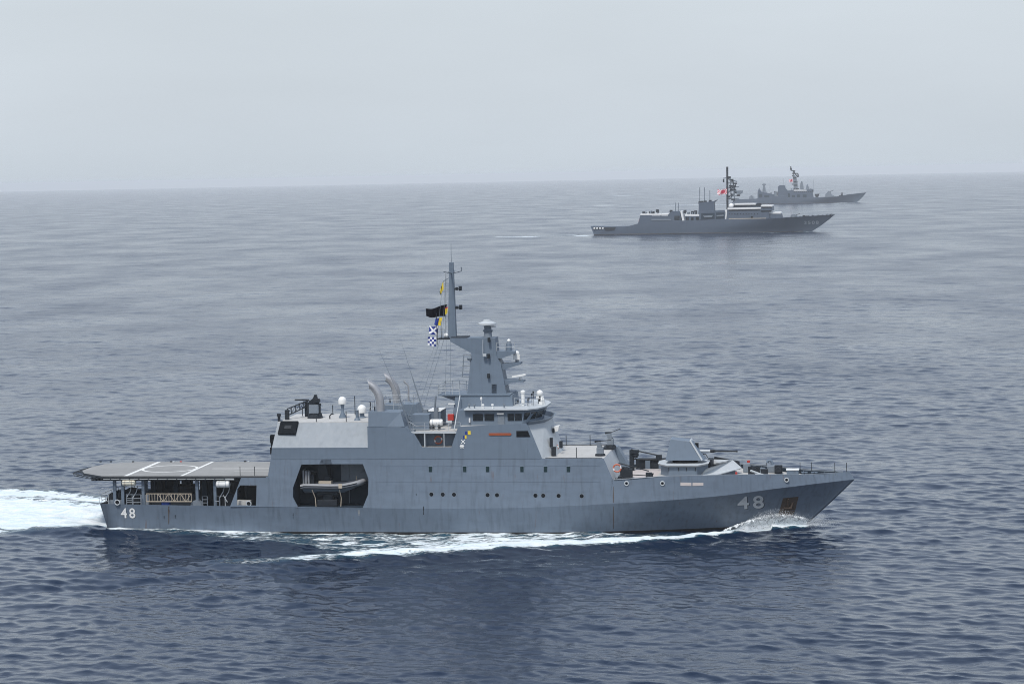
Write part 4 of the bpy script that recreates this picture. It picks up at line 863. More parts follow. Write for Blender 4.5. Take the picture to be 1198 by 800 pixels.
mb = MB(); mb.add([(17.66, -1.08, 8.86), (18.9, -1.46, 6.85), (19.0, -1.46, 6.95), (17.78, -1.08, 8.9), (17.66, 1.08, 8.86), (18.9, 1.46, 6.85), (19.0, 1.46, 6.95), (17.78, 1.08, 8.9)], [(0, 1, 2, 3), (7, 6, 5, 4), (0, 3, 7, 4), (1, 5, 6, 2), (3, 2, 6, 7)]); mb.build('front_shield', M['light'], mg, bevel=.02)
mb = MB(); mb.box(18.05, 18.5, -.28, .28, 7.4, 8.5); mb.build('barrel_slot', M['black'], mg)
MB().tube([(18.3, 0, 7.68), (19.0, 0, 7.68), (19.8, 0, 7.68), (20.0, 0, 7.68)], [.17, .17, .15, .15], 10).build('gun_mantlet', M['light'], mg, smooth=True)
MB().tube([(19.7, 0, 7.68), (20.0, 0, 7.68), (20.3, 0, 7.68), (22.3, 0, 7.66), (22.32, 0, 7.66), (22.5, 0, 7.66)], [.17, .18, .1, .085, .11, .11], 10).tube([(18.7, .1, 7.4), (19.2, .1, 7.35), (19.45, .1, 7.0)], .04, 5).build('gun_barrel', M['dark'], mg, smooth=True)
# breakwater hood
mb = MB()
for sg in (-1, 1):
    V = [(19.5, sg*4.0, 6.35), (22.0, 0, 6.75), (22.9, 0, 5.95), (20.0, sg*4.3, 5.62), (19.0, sg*3.9, 5.75), (19.6, sg*3.4, 5.3), (22.3, 0, 5.3), (20.1, sg*4.1, 5.3)]
    mb.add(V, [(0, 4, 3, 2, 1)]); mb.add([(a+.0, b, c-.08) for a, b, c in V], [(0, 1, 2, 3, 4)])
    mb.add([(20.0, sg*4.3, 5.62), (22.9, 0, 5.95), (22.9, 0, 5.87), (20.0, sg*4.3, 5.54)], [(0, 1, 2, 3)])
mb.build('breakwater', M['light'], ship)
MB().plan([(19.5, -3.7), (20.0, -3.9), (22.4, 0), (20.0, 3.9), (19.5, 3.7), (21.3, 0)], 5.2, 5.6).build('breakwater_wall', M['house'], ship)
mb = MB(); mb.prism([(19.4, 5.3), (19.9, 6.7), (22.5, 6.2), (22.5, 5.3)], 3.4, 3.55); mb.box(19.3, 19.8, 1.5, 3.3, 5.3, 6.6); mb.build('breakwater_rib', M['dark'], ship)
# --- forecastle fittings
fz = lambda x: ztop(x)-.42
def fit(name, m, fn, sm=False, bv=0): mb = MB(); fn(mb); mb.build(name, M[m], ship, smooth=sm, bevel=bv)
fit('windlass', 'dark', lambda b: (b.tube([(24.2, -1.6, fz(24)+.55), (24.2, .2, fz(24)+.55)], .3, 14), b.box(23.6, 24.8, -1.2, -.8, fz(24), fz(24)+.9), b.box(24.9, 25.6, -1.0, -.4, fz(24), fz(24)+.6), b.tube([(23.4, 1.2, fz(24)+.5), (23.4, 2.4, fz(24)+.5)], .25, 12)), True)
fit('windlass', 'dark', lambda b: (b.tube([(26.6, .4, fz(26)+.4), (26.6, 2.0, fz(26)+.4)], .28, 14), b.box(26.2, 27.0, .9, 1.3, fz(26), fz(26)+.85)), True)
fit('deck_winch', 'trim', lambda b: b.box(23.0, 23.7, .8, 1.5, fz(23), fz(23)+.95), False, .05)
fit('capstan', 'trim', lambda b: b.lathe([(.35, 0), (.25, .3), (.3, .6)], 25.0, .6, fz(25), 12))
fit('deck_winch', 'trim', lambda b: b.box(25.4, 26.3, 1.4, 2.2, fz(25), fz(25)+.7), False, .05)
fit('chain_stopper', 'light', lambda b: (b.tube([(23.9, -2.3, fz(24)+.65), (25.2, -1.9, fz(25)+.15)], .12, 6), b.tube([(24.4, -2.6, fz(24)+.3), (25.2, -2.4, fz(25)+.3)], .1, 6)))
fit('hose_box', 'red', lambda b: (b.box(22.4, 22.6, -3.0, -2.8, fz(22), fz(22)+.5), b.box(23.3, 23.6, 2.9, 3.2, fz(23)+.6, fz(23)+1.0)))
fit('gooseneck_vent', 'house', lambda b: b.tube([(25.9, 2.6, fz(26)), (25.9, 2.6, fz(26)+.95), (25.75, 2.6, fz(26)+1.15), (25.5, 2.6, fz(26)+1.15), (25.4, 2.6, fz(26)+.95)], .16, 10), True)
bx = MB().box(27.5, 28.7, -1.2, -.2, fz(28), fz(28)+.72).build('deck_box', M['house'], ship, bevel=.03); MB().box(27.45, 28.75, -1.25, -.15, fz(28)+.72, fz(28)+.8).build('box_lid', M['white'], bx)
for x in (29.15, 29.45, 30.15, 30.45):
    fit('bollard', 'house', lambda b: b.lathe([(.15, 0), (.15, .5), (.2, .52), (.2, .6)], x, -.9, fz(x), 10), True)
fit('mooring_bitt', 'rustm', lambda b: [b.lathe([(.1, 0), (.1, .25)], x, y, fz(x), 8) for x, y in ((31.2, -.4), (31.7, .3), (32.1, -.2), (27.2, -2.2), (25.0, -2.9), (23.0, -3.4), (26.4, -1.9))])
for px, py0, y in ((897, 541, 3.8), (936, 540.5, 2), (949.5, 540.5, 1.6), (976.6, 541, .4), (990.4, 541, 0)):
    x, z1 = Q1(px, py0, y); MB().tube([(x, y, fz(min(x, 33))), (x, y, z1)], .035, 5).build('jackstaff' if px > 985 else 'bow_stanchion', M['dark'], ship)
mb = MB()
for x in np.arange(22.5, 33, 1.1):
    for sg in (1, -1): y = bul_y(x, ztop(x))*sg; mb.prism([(x, fz(x)), (x+.05, fz(x)), (x+.05, ztop(x)-.03), (x, ztop(x)-.03)], y-.1*sg, y-.32*sg)
mb.split('bulwark_stay', M['house'], ship)
mb = MB(); mb.tube([(x, bul_y(x, ztop(x))-.1, ztop(x)+.05) for x in np.linspace(19, 32.5, 20)], .05, 4); mb.build('handrail', M['dark'], ship)

# ================================================================== THINGS ABOARD
# rigid boat in its bay
bb = (-19.0, -4.7, 3.0); boat = empty('rigid_boat', F1, bb); tag(boat, 'grey rigid inflatable boat hanging inside the open bay of the patrol ship', 'boat')
def bpt(px, py, y): x, z = Q1(px, py, y); return (x, y, z)
mb = MB(); near = [bpt(*p, -5.5) for p in ((352, 569.5), (356, 568.5), (372, 568.7), (386, 569), (400, 568.8), (410, 567), (418, 565))]; 
front = [(near[-1][0]+.45, -5.1, near[-1][2]+.12), (near[-1][0]+.6, -4.6, near[-1][2]+.15), (near[-1][0]+.45, -4.1, near[-1][2]+.12)]
farp = [(x, -3.7, z) for x, y, z in reversed(near)]
mb.tube(near+front+farp, .27, 12); shift(mb.build('inflatable_tube', M['rubber'], boat, smooth=True), bb)
mb = MB(); mb.tube([(x, y-.255, z+.02) for x, y, z in near], .05, 5); mb.tube([(x, y-.2, z-.2) for x, y, z in near], .035, 5); shift(mb.build('rubbing_strake', M['black'], boat), bb)
hx0, hx1 = near[0][0], near[-1][0]; zt0 = near[2][2]
mb = MB(); mb.add([(hx0, -5.4, zt0-.1), (hx1, -5.2, zt0), (hx1+.5, -4.6, zt0+.1), (hx1, -4.0, zt0), (hx0, -3.8, zt0-.1), (hx0+.1, -5.1, zt0-.5), (hx1-1.2, -4.9, zt0-.5), (hx1-1.2, -4.3, zt0-.5), (hx0+.1, -4.1, zt0-.5), (hx0+.2, -4.6, zt0-.8), (hx1-1.6, -4.6, zt0-.75)],
 [(0, 1, 6, 5), (1, 2, 10, 6), (2, 3, 7, 10), (3, 4, 8, 7), (5, 6, 10, 9), (8, 9, 10, 7), (0, 5, 9, 8, 4), (0, 4, 3, 2, 1)]); shift(mb.build('boat_hull', M['house'], boat), bb)
mb = MB(); x0, z1 = Q1(354, 549.5, -5.0); x1, z0 = Q1(363, 566, -5.0)
for k in range(3): mb.box(x0+k*.27, x0+k*.27+.2, -5.2, -4.2, z0, z1-.06*k)
shift(mb.build('engine_cover', M['rubber'], boat, bevel=.06), bb)
mb = MB(); x0, z1 = Q1(373, 563, -4.8); x1, z0 = Q1(388, 567, -4.8); mb.box(x0, x1, -5.0, -4.2, z0-.2, z1+.05); shift(mb.build('helm_seat', M['beige'], boat, bevel=.04), bb)
mb = MB(); mb.box(x0-1.5, x0-.5, -4.9, -4.2, zt0, zt0+1.1); mb.tube([(x0-1.3, -4.6, zt0+1.0), (x0-.9, -4.6, zt0+1.5), (x0-.2, -4.6, zt0+1.35)], .08, 6); mb.box(x0+.6, x0+1.1, -4.8, -4.3, zt0, zt0+.9); mb.v = [(a-bb[0], b-bb[1], c-bb[2]) for a, b, c in mb.v]; mb.split('steering_console', M['dark'], boat)
x, z = Q1(398, 568.5, -5.8); mb = MB(); mb.box(x-.18, x+.18, -5.82, -5.76, z-.22, z+.25); shift(mb.build('tube_patch', M['beige'], boat), bb)
mb = MB(); x, z = Q1(417, 560, -4.6); mb.tube([(x, -4.6, z-.3), (x, -4.6, z+.3)], .06, 5); shift(mb.build('bow_post', M['beige'], boat), bb)
# davit and cradle in the bay: parts of the ship
mb = MB(); x, _ = Q1(380, 545, -4); mb.frus([(x-.6, -4.6), (x+.55, -4.6), (x+.55, -3.4), (x-.6, -3.4)], 5.3, [(x-.45, -5.4), (x+.35, -5.4), (x+.35, -3.4), (x-.45, -3.4)], 7.7); mb.box(x+.5, x+.7, -4.6, -4.3, 4.9, 5.8); mb.build('boat_davit', M['dark'], ship, bevel=.04)
mb = MB()
for a, b, c in ((366, 370, 583), (398, 399, 583)):
    (xa, za), (xb, zb) = Q1(a, 572, -5.2), Q1(b, 592, -5.2); mb.tube([(xa, -5.6, za), ((xa+xb)/2+.1, -5.3, (za+zb)/2), (xb, -5.3, zb)], .05, 5)
mb.split('boat_strop', M['beige'], ship)
mb = MB(); x, _ = Q1(384, 585, -4.8); mb.box(x-1.1, x+1.0, -5.2, -4.0, 2.62, 3.3); mb.tube([(x-1.2, -4.6, 3.9), (x+1.0, -4.6, 3.9)], .3, 10); mb.box(x-.5, x+.5, -5.0, -4.2, 3.2, 3.9); mb.build('boat_cradle', M['dark'], ship, bevel=.06)
mb = MB(); mb.box(-18.4, -15.3, -3.0, -2.92, 5.0, 7.0); mb.tube([(-16.3, -3.1, 5.9), (-15.6, -3.1, 6.5)], .04, 5); mb.box(-17.6, -17.5, -3.1, -2.95, 2.7, 7.4); mb.build('bay_panel', M['trim'], ship)

# gangway truss stowed on the quarterdeck
def gang():
    (x0, z1), (x1, z0) = Q1(171, 577, -6.15), Q1(224, 587, -6.15); base = (x0, -6.0, z0); g = empty('gangway', F1, base); tag(g, 'beige aluminium truss gangway stowed along the stern rail under the helicopter deck', 'gangway')
    z0 -= .0
    for k, y in enumerate((-6.1,)):
        mb = MB(); mb.box(x0, x1, y-.03, y+.03, z1-.07, z1); mb.box(x0, x1, y-.03, y+.03, z0, z0+.09)
        n = 16
        for i in range(n+1): x = x0+(x1-x0)*i/n; mb.box(x-.022, x+.022, y-.02, y+.02, z0, z1)
        for i in range(4, n, 2): xa, xb = x0+(x1-x0)*i/n, x0+(x1-x0)*(i+2)/n; mb.tube([(xa, y, z0 if i % 4 else z1), (xb, y, z1 if i % 4 else z0)], .035, 4)
        shift(mb.build('side_truss', M['beige'], g), base)
    mb = MB(); 
    for i in range(12): x = x0+(x1-x0)*i/12; mb.box(x, x+.36, -6.05, -5.85, z0+.02, z0+.06)
    shift(mb.build('walkway', M['beige'], g), base)
gang()
# life raft canisters
def raft(px, py, y, L_, r, m, label, end='dark'):
    x, z = Q1(px, py, y); base = (x, y, z-r); o = empty('life_raft_canister', F1, base); tag(o, label, 'life raft', 'life raft canisters aboard the patrol ship')
    mb = MB(); mb.tube([(x-L_/2, y, z), (x-L_/2+.1, y, z), (x+L_/2-.1, y, z), (x+L_/2, y, z)], [r*.75, r, r, r*.75], 14); shift(mb.build('canister_shell', M[m], o, smooth=True), base)
    mb = MB()
    for dx in (-L_*.25, L_*.25): mb.tube([(x+dx-.04, y, z), (x+dx+.04, y, z)], r*1.02, 14)
    shift(mb.build('strap', M[end], o, smooth=True), base)
raft(151, 564.3, -5.85, 1.4, .36, 'cream', 'cream life raft canister under the helicopter deck nearest the stern', 'beige'); raft(261, 566, -5.85, 1.4, .38, 'white', 'white life raft canister under the helicopter deck beside the slanted strut', 'light')
raft(510.5, 494, -3.6, 1.35, .34, 'white', 'white life raft canister on the upper deck between the exhausts and the mast', 'light')
mb = MB()
for px in (507, 514): x, _ = Q1(px, 498, -3.6); mb.box(x-.08, x+.08, -3.85, -3.35, 10.36, 11.0)
mb.split('raft_cradle', M['dark'], ship)
# blue crate
x0, z1 = Q1(189.5, 586, -5.6); x1, z0 = Q1(198.5, 590.5, -5.6)
o = MB().box(x0, x1, -5.8, -5.3, 2.5, z1).box(x0-.04, x1+.04, -5.84, -5.26, z1-.1, z1).build('storage_crate', M['bluep'], base=(x0, -5.6, 2.5), frame=F1); tag(o, 'blue plastic crate below the beige gangway at the stern', 'crate')
# life rings
def ring(px, py, y, label, r=.34, tilt=0):
    x, z = Q1(px, py, y); n = 20; mb = MB(); base = (x, y, z-r)
    for k in range(n):
        a, b = 2*PI*k/n, 2*PI*(k+1)/n; mb.tube([(x+r*math.cos(a)+tilt*0, y+tilt*r*math.sin(a), z+r*math.sin(a)), (x+r*math.cos(b), y+tilt*r*math.sin(b), z+r*math.sin(b))], .085, 7, mi=0 if (k//2) % 5 else 1, cap=False)
    o = mb.build('life_ring', [M['orange'], M['cwhite']], base=base, frame=F1, smooth=True); tag(o, label, 'life ring', 'life rings on the patrol ship')
ring(512.8, 514.5, -4.42, 'orange life ring in the recessed walkway below the upper deck', .38)
ring(722, 547.5, -4.0, 'orange life ring on the sloped grey bulkhead beside the well deck', .38)
ring(649.5, 523.3, -1.0, 'small orange life ring low on the pale slope under the bridge windows', .3)

# flags
def flag(pts, y, fn, mats, name, label, cat='flag', nx=18, nz=12, wave=.12, frame=F1, grp=None, base_corner=0, ph=0, yslope=0):
    """pts: hoist top, hoist bottom, fly bottom, fly top in the ship's side view"""
    P = [Vector((frame.q(*p, y)[0], y, frame.q(*p, y)[1])) for p in pts]; base = tuple(P[1]); mb = MB(); v = []
    for j in range(nz+1):
        for i in range(nx+1):
            u, w = i/nx, j/nz; p = (P[1].lerp(P[0], w)).lerp(P[2].lerp(P[3], w), u); p = p+Vector((0, wave*u*math.sin(6*u+ph+w*1.5)-yslope*u, wave*.4*u*math.sin(7*u+ph))); v.append(tuple(p))
    K = len(v); v2 = v+[(a, b+.012, c) for a, b, c in v]; f = []; mi = []
    for j in range(nz):
        for i in range(nx):
            a = j*(nx+1)+i; q = (a, a+1, a+nx+2, a+nx+1); m_ = fn((i+.5)/nx, (j+.5)/nz); f += [q, tuple(K+t for t in reversed(q))]; mi += [m_, m_]
    edge = list(range(nx+1))+[j*(nx+1)+nx for j in range(1, nz+1)]+[nz*(nx+1)+i for i in range(nx-1, -1, -1)]+[j*(nx+1) for j in range(nz-1, 0, -1)]
    for a, b in zip(edge, edge[1:]+edge[:1]): f.append((a, b, K+b, K+a)); mi.append(mi[0])
    mb.v = v2; mb.f = f; mb.mi = mi; o = mb.build(name, [M[m] for m in mats], base=base, frame=frame, smooth=True); tag(o, label, cat, grp); return o
G_ = 'signal flags on the patrol ship mast'
flag(((518.5, 329), (519, 338), (515, 345.5), (514, 342)), -.6, lambda u, w: 1 if u > .8 or .4 < u < .5 else 0, ('yellow', 'cblack'), 'signal_flag', 'yellow signal flag with black end, highest on the halyard', grp=G_, wave=.1)
flag(((523, 356), (520.5, 370), (498.5, 371), (497.5, 362.5)), -.3, lambda u, w: 0, ('cblack',), 'ensign', 'large black flag streaming aft from the pole mast', 'flag', wave=.3, nx=26, ph=.5)
flag(((523.8, 359), (523.2, 367), (520.8, 368), (520.8, 360)), -.7, lambda u, w: 0 if w > .85 else 1, ('cred', 'yellow'), 'signal_flag', 'small yellow flag tucked at the hoist of the black flag', grp=G_)
flag(((517.5, 371.5), (515.5, 381), (508, 380), (509.5, 372.5)), -.9, lambda u, w: 0 if u < .42 else 1, ('yellow', 'blue'), 'signal_flag', 'yellow and blue signal flag just below the black flag', grp=G_)
flag(((512.3, 382), (512, 392), (501.5, 390.5), (502, 381.5)), -.9, lambda u, w: 1 if min(abs(u-w), abs(u-(1-w))) < .13 else 0, ('blue', 'cwhite'), 'signal_flag', 'blue signal flag with a white diagonal cross', grp=G_, nx=24, nz=24, ph=1)
flag(((510.5, 394), (510, 405.5), (500, 404), (500.5, 394.5)), -.9, lambda u, w: (int(u*4)+int(w*4)) % 2, ('blue', 'cwhite'), 'signal_flag', 'blue and white chequered signal flag, lowest of the hoist', grp=G_, nx=20, nz=20, ph=2)

# ================================================================== FAR SHIPS
def rising(u, w):
    x, y = u*1.5-.62, w-.5; r = math.hypot(x, y)
    if r < .33: return 1
    return 1 if (math.atan2(y, x)/(2*PI)*16) % 1 < .5 else 0
def far_hull(fr, par, stern_px, tip_px, deckline, wl0, wl1, hb, rake, name='hull', m='far', tr=.72):
    """deckline = [(px,py)...] stern to stem along the sheer"""
    D = [fr.q(*p, -hb*.8) for p in deckline]; xs_ = [p[0] for p in D]; zs_ = [p[1] for p in D]; L0, L1 = xs_[0], fr.q(*tip_px, 0)[0]; zs_[-1] = fr.q(*tip_px, 0)[1]; xs_[-1] = L1
    wl = L1-rake; mb = MB(); NS = 50; rows = []
    for fz_ in (-.4, 0.0, .35, .7, 1.0):
        row = []
        for j in range(NS+1):
            s = j/NS; xe = wl+(L1-wl)*max(0, fz_)**.9; x0 = L0+(1-max(0, fz_))*2.0; x = x0+(xe-x0)*s; zz = interp(x, xs_, zs_)*fz_
            t_ = (xe-x)/(L1-L0); k = (1 if fz_ > 0 else .97); ent = .5-.18*max(0, fz_); w_ = hb*k*math.sin(PI/2*min(1, t_/ent))*(1-(1-tr)*max(0, 1-(x-L0)/((L1-L0)*.35))**2)
            row.append((x, 0 if j == NS else w_, zz if fz_ >= 0 else -1.5))
        rows.append(row)
    for sg in (-1, 1):
        v = [(x, y*sg, z) for r_ in rows for x, y, z in r_]; w = NS+1; mb.add(v, [(i*w+j, i*w+j+1, (i+1)*w+j+1, (i+1)*w+j) for i in range(4) for j in range(NS)])
    st = [r_[0] for r_ in rows]; mb.add([(x, -y, z) for x, y, z in st]+[(x, y, z) for x, y, z in st], [(i, i+1, 6+i, 5+i) for i in range(4)])
    top = rows[-1]; mb.add([(x, -y, z) for x, y, z in top]+[(x, y, z) for x, y, z in top], [(j, j+1, NS+2+j, NS+1+j) for j in range(NS)])
    ho = mb.build(name, M[m], par, smooth=True)
    mb = MB()
    for sg in (-1, 1): mb.tube([(x, sg*(y+.05), .15) for x, y, z in rows[1][:-1:3]], .35, 4)
    mb.build('boot_topping', M['boot'], par)
    def hf(x, z):
        zt = interp(x, xs_, zs_); f_ = min(1, max(0, z/zt)); xe = wl+(L1-wl)*f_**.9; ent = .5-.18*f_; return hb*math.sin(PI/2*min(1, max(0, (xe-x)/(L1-L0)/ent)))
    return ho, hf
def ppart(fr, par, name, pts, y, m='far', off=0, **k):
    q = [fr.q(*p, -y+off) for p in pts]; return MB().prism(q, -y+off, y+off).build(name, M[m], par, **k)
def ptube(fr, mb, pts, y, r, n=5): mb.tube([(fr.q(a, b, y)[0], y, fr.q(a, b, y)[1]) for a, b in pts], r, n)
# --- training ship (middle distance)
s2 = empty('training_ship', F2); tag(s2, 'long grey naval ship with tall lattice mast and sun-ray flag, middle of the three ships', 'naval ship')
Z = lambda x, y: (685+x/7.987, 190+y/7.987)     # reading helpers: two enlargements of the photograph
Y_ = lambda x, y: (800+x/6.656, 190+y/6.656)
_, hf2 = far_hull(F2, s2, None, (977, 251), [Z(45, 598), Z(180, 602), Z(395, 600), Z(430, 590), Z(490, 572), Z(620, 548), Z(900, 545), (850, 256.5), (900, 255.8), (940, 253.5), (977, 251)], None, None, 9.0, 13.5)
P2 = lambda name, pts, y, m='far', **k: ppart(F2, s2, name, pts, y, m, **k)
P2('hangar', (Z(490, 575), Z(512, 494), Z(770, 492), Z(800, 460), Z(885, 460), Z(890, 555)), 7.0)
P2('hangar_awning', (Z(512, 494), Z(512, 482), Z(770, 482), Z(770, 492)), 7.1, 'farw'); P2('roof_awning', (Z(775, 488), Z(775, 474), Z(825, 474), Z(825, 488)), 6.5, 'farw')
P2('funnel', (Z(1055, 550), Z(1058, 378), Z(1190, 365), Z(1230, 350), Y_(235, 312), Y_(240, 445), Z(1160, 552)), 3.5)
P2('deckhouse', (Z(930, 550), Z(930, 500), Z(1070, 500), Z(1080, 550)), 5.5); P2('deck_awning', (Z(930, 502), Z(930, 488), Z(1070, 488), Z(1070, 502)), 5.6, 'farw')
P2('midship_house', (Y_(120, 445), Y_(120, 385), Y_(345, 372), Y_(345, 445)), 6.0)
br2 = P2('bridge_block', (Y_(330, 448), Y_(340, 355), Y_(600, 345), Y_(605, 335), Y_(690, 335), Y_(690, 375), Y_(665, 385), Y_(665, 445)), 7.5)
P2('bridge_awning', (Y_(340, 368), Y_(340, 355), Y_(600, 350), Y_(600, 362)), 7.7, 'farw'); P2('bridge_top', (Y_(600, 345), Y_(600, 334), Y_(690, 334), Y_(690, 345)), 7.8, 'farw')
P2('director_house', (Y_(385, 355), Y_(390, 330), Y_(560, 328), Y_(575, 318), Y_(600, 320), Y_(605, 350)), 4.0, 'dark'); P2('director_awning', (Y_(395, 332), Y_(395, 320), Y_(560, 318), Y_(560, 330)), 4.1, 'farw')
P2('forward_house', (Y_(660, 445), Y_(665, 400), Y_(755, 400), Y_(765, 445)), 6.5); P2('forward_awning', (Y_(665, 400), Y_(665, 388), Y_(755, 388), Y_(758, 400)), 6.6, 'farw')
P2('white_davit', (Y_(322, 445), Y_(325, 390), Y_(318, 372), Y_(335, 372), Y_(342, 445)), 6.4, 'farw'); P2('white_screen', (Z(905, 550), Z(885, 455), Z(900, 455), Z(925, 550)), 7.0, 'farw')
for a, b in ((Z(620, 500), Z(700, 505)), (Z(710, 498), Z(770, 504))): P2('hangar_window', (a, (b[0], a[1]), b, (a[0], b[1])), 7.1, 'light')
P2('hangar_gallery', (Z(615, 530), Z(800, 530), Z(800, 543), Z(615, 543)), 7.4, 'trim')
P2('side_opening', (Y_(522, 420), Y_(540, 420), Y_(540, 440), Y_(522, 440)), 7.6, 'black'); P2('side_gallery', (Y_(350, 437), Y_(640, 433), Y_(640, 438), Y_(350, 442)), 7.8, 'beige')
P2('stern_opening', (Z(70, 607), Z(178, 607), Z(178, 625), Z(70, 625)), 7.4, 'black'); 
for i in range(4): P2('mooring_gear', (Z(75+i*26, 608), Z(92+i*26, 608), Z(90+i*26, 622), Z(74+i*26, 622)), 7.5, 'farw')
x, z = F2.q(*Y_(374, 340), 0); MB().ball(x, -3, z, 1.6, 14).build('radome', M['farw'], s2, smooth=True)
rr = random.Random(3)
for i in range(11): x = 350+i*22; P2('side_window', (Y_(x, 400), Y_(x+7, 400), Y_(x+7, 406), Y_(x, 406)), 7.62, 'black')
for i in range(9): x = 610+i*8.5; P2('bridge_window', (Y_(x, 350), Y_(x+5.5, 350), Y_(x+5.5, 358), Y_(x, 358)), 7.62, 'black')
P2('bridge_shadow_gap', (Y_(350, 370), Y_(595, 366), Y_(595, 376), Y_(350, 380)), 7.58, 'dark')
P2('wing_recess_shade', (Y_(690, 375), Y_(665, 385), Y_(600, 385), Y_(600, 376)), 7.65, 'black')  # black slab on the wall painted in as shade below the wing
P2('boat_recess_shade', (Y_(135, 398), Y_(240, 394), Y_(240, 440), Y_(135, 442)), 6.1, 'shaded'); P2('rescue_boat', (Y_(150, 416), Y_(225, 412), Y_(218, 428), Y_(160, 430)), 6.6, 'trim')  # dark panel laid over the wall stands in for recess shade
P2('boat_recess_shade', (Y_(250, 392), Y_(315, 390), Y_(315, 440), Y_(250, 442)), 6.1, 'shaded'); P2('torpedo_tube', (Y_(255, 412), Y_(310, 408), Y_(310, 418), Y_(255, 422)), 6.5, 'trim')
for x0, x1, y0 in ((940, 965, 500), (985, 1010, 505), (1030, 1060, 500)): P2('deckhouse_opening', (Z(x0, y0+10), Z(x1, y0+10), Z(x1, 545), Z(x0, 545)), 5.55, 'black')
P2('hangar_door', (Z(492, 570), Z(500, 530), Z(512, 530), Z(512, 568)), 5, 'orange')
P2('stern_gallery', (Z(180, 606), Z(285, 606), Z(270, 634), Z(180, 634)), 7.9, 'dark'); P2('hangar_recess_shade', (Z(830, 500), Z(880, 500), Z(880, 540), Z(830, 540)), 7.05, 'dark')  # hangar panel is recess shade painted as a dark slab
for i in range(26):
    x = rr.uniform(930, 1160) if i % 2 else rr.uniform(520, 880); y = 470 if i % 2 else 462; h = rr.uniform(6, 22); w = rr.uniform(3, 12)
    P2('deck_fitting', (Z(x, y+22), Z(x, y-h+14), Z(x+w, y-h+14), Z(x+w, y+22)), rr.uniform(1, 4), rr.choice(('dark', 'trim', 'light')))
for i in range(16):
    x = rr.uniform(610, 760) if i < 7 else rr.uniform(780, 1140); y = 392 if i < 7 else 438-(x-780)*.075; h = rr.uniform(3, 12); w = rr.uniform(3, 10)
    P2('deck_fitting', (Y_(x, y+8), Y_(x, y-h), Y_(x+w, y-h), Y_(x+w, y+8)), rr.uniform(.8, 2), rr.choice(('dark', 'trim', 'dark')))
g2 = P2('deck_gun', (Y_(830, 440), Y_(835, 408), Y_(865, 405), Y_(880, 415), Y_(878, 440)), 1.5, 'trim'); mb = MB(); ptube(F2, mb, (Y_(865, 412), Y_(905, 400)), 0, .15); mb.build('gun_barrel', M['dark'], g2)
mb = MB()
for x0, x1, y0, y1 in ((925, 945, 422, 412), (950, 975, 422, 416), (785, 800, 440, 430), (890, 905, 430, 424), (1000, 1010, 420, 412)): 
    a, b = F2.q(*Y_(x0, y0), 0), F2.q(*Y_(x1, y1), 0); mb.box(a[0], b[0], -1, 1, a[1]-1, b[1])
mb.split('forecastle_gear', M['dark'], s2)
# rail along the deck edge
mb = MB(); pr = None
for x in np.linspace(780, 1170, 40):
    yy = interp(x, [780, 1000, 1170], [438, 423, 408]); a = F2.q(*Y_(x, yy), -7 if x < 1000 else -3); mb.tube([(a[0], -7 if x < 1000 else -3, a[1]-.3), (a[0], -7 if x < 1000 else -3, a[1]+.9)], .08, 3)
mb.build('bow_railing', M['dark'], s2)
for px, top, bot in ((Z(1067, 0)[0], Z(0, 235)[1], Z(0, 375)[1]), (Z(1113, 0)[0], Z(0, 235)[1], Z(0, 375)[1]), (Z(1162, 0)[0], Z(0, 262)[1], Z(0, 370)[1]), (Z(842, 0)[0], Z(0, 378)[1], Z(0, 460)[1]), (Z(867, 0)[0], Z(0, 378)[1], Z(0, 460)[1])):
    mb = MB(); ptube(F2, mb, ((px, bot), (px, top)), 0, .22, 4); mb.build('whip_aerial', M['trim'], s2)
mb = MB(); 
for x, y in ((1070, 372), (1090, 370), (1120, 368), (1165, 362), (545, 470), (672, 450), (600, 474), (640, 468), (930, 455), (1000, 465), (1030, 460), (800, 455)):
    a = F2.q(*Z(x, y), 0); mb.box(a[0]-.8, a[0]+.8, -1, 1, a[1]-1.5, a[1]+.6)
mb.split('funnel_cowl', M['dark'], s2)
MBm = MB(); ptube(F2, MBm, (Y_(341, 445), Y_(339, 200), Y_(338, 35)), 0, .62, 6)
mast2 = MBm.build('main_mast', M['dark'], s2)
mb = MB()
for y in range(45, 190, 14): ptube(F2, mb, (Y_(332, y), Y_(346, y)), 0, .5, 4)
for (a, b) in (((345, 130), (415, 150)), ((345, 160), (405, 165)), ((345, 195), (430, 190)), ((345, 225), (410, 215)), ((345, 260), (420, 262)), ((345, 285), (430, 282)), ((360, 120), (370, 285)), ((385, 150), (395, 282)), ((405, 160), (385, 260)), ((360, 285), (410, 215)), ((350, 340), (420, 282)), ((305, 125), (340, 120)), ((345, 240), (395, 180))): ptube(F2, mb, (Y_(*a), Y_(*b)), 0, .3, 4)
mb.build('mast_lattice', M['trim'], mast2)
mb = MB()
for x, y, w, h in ((378, 142, 8, 12), (355, 118, 10, 8), (400, 165, 14, 6), (368, 183, 14, 6), (396, 188, 9, 8), (370, 212, 12, 5), (395, 212, 10, 5), (310, 145, 5, 12), (405, 235, 7, 6), (372, 250, 8, 6), (385, 290, 14, 7), (352, 270, 8, 6), (425, 258, 12, 7), (362, 200, 8, 4)):
    a, b = F2.q(*Y_(x-w, y+h), 0), F2.q(*Y_(x+w, y-h), 0); mb.box(a[0], b[0], -.9, .9, a[1], b[1])
mb.split('mast_sensor', M['dark'], mast2)
MB().prism([F2.q(*Y_(*p), 0) for p in ((400, 222), (462, 220), (458, 238), (440, 250), (410, 245), (400, 235))], -.6, .8).build('air_search_radar', M['trim'], mast2)
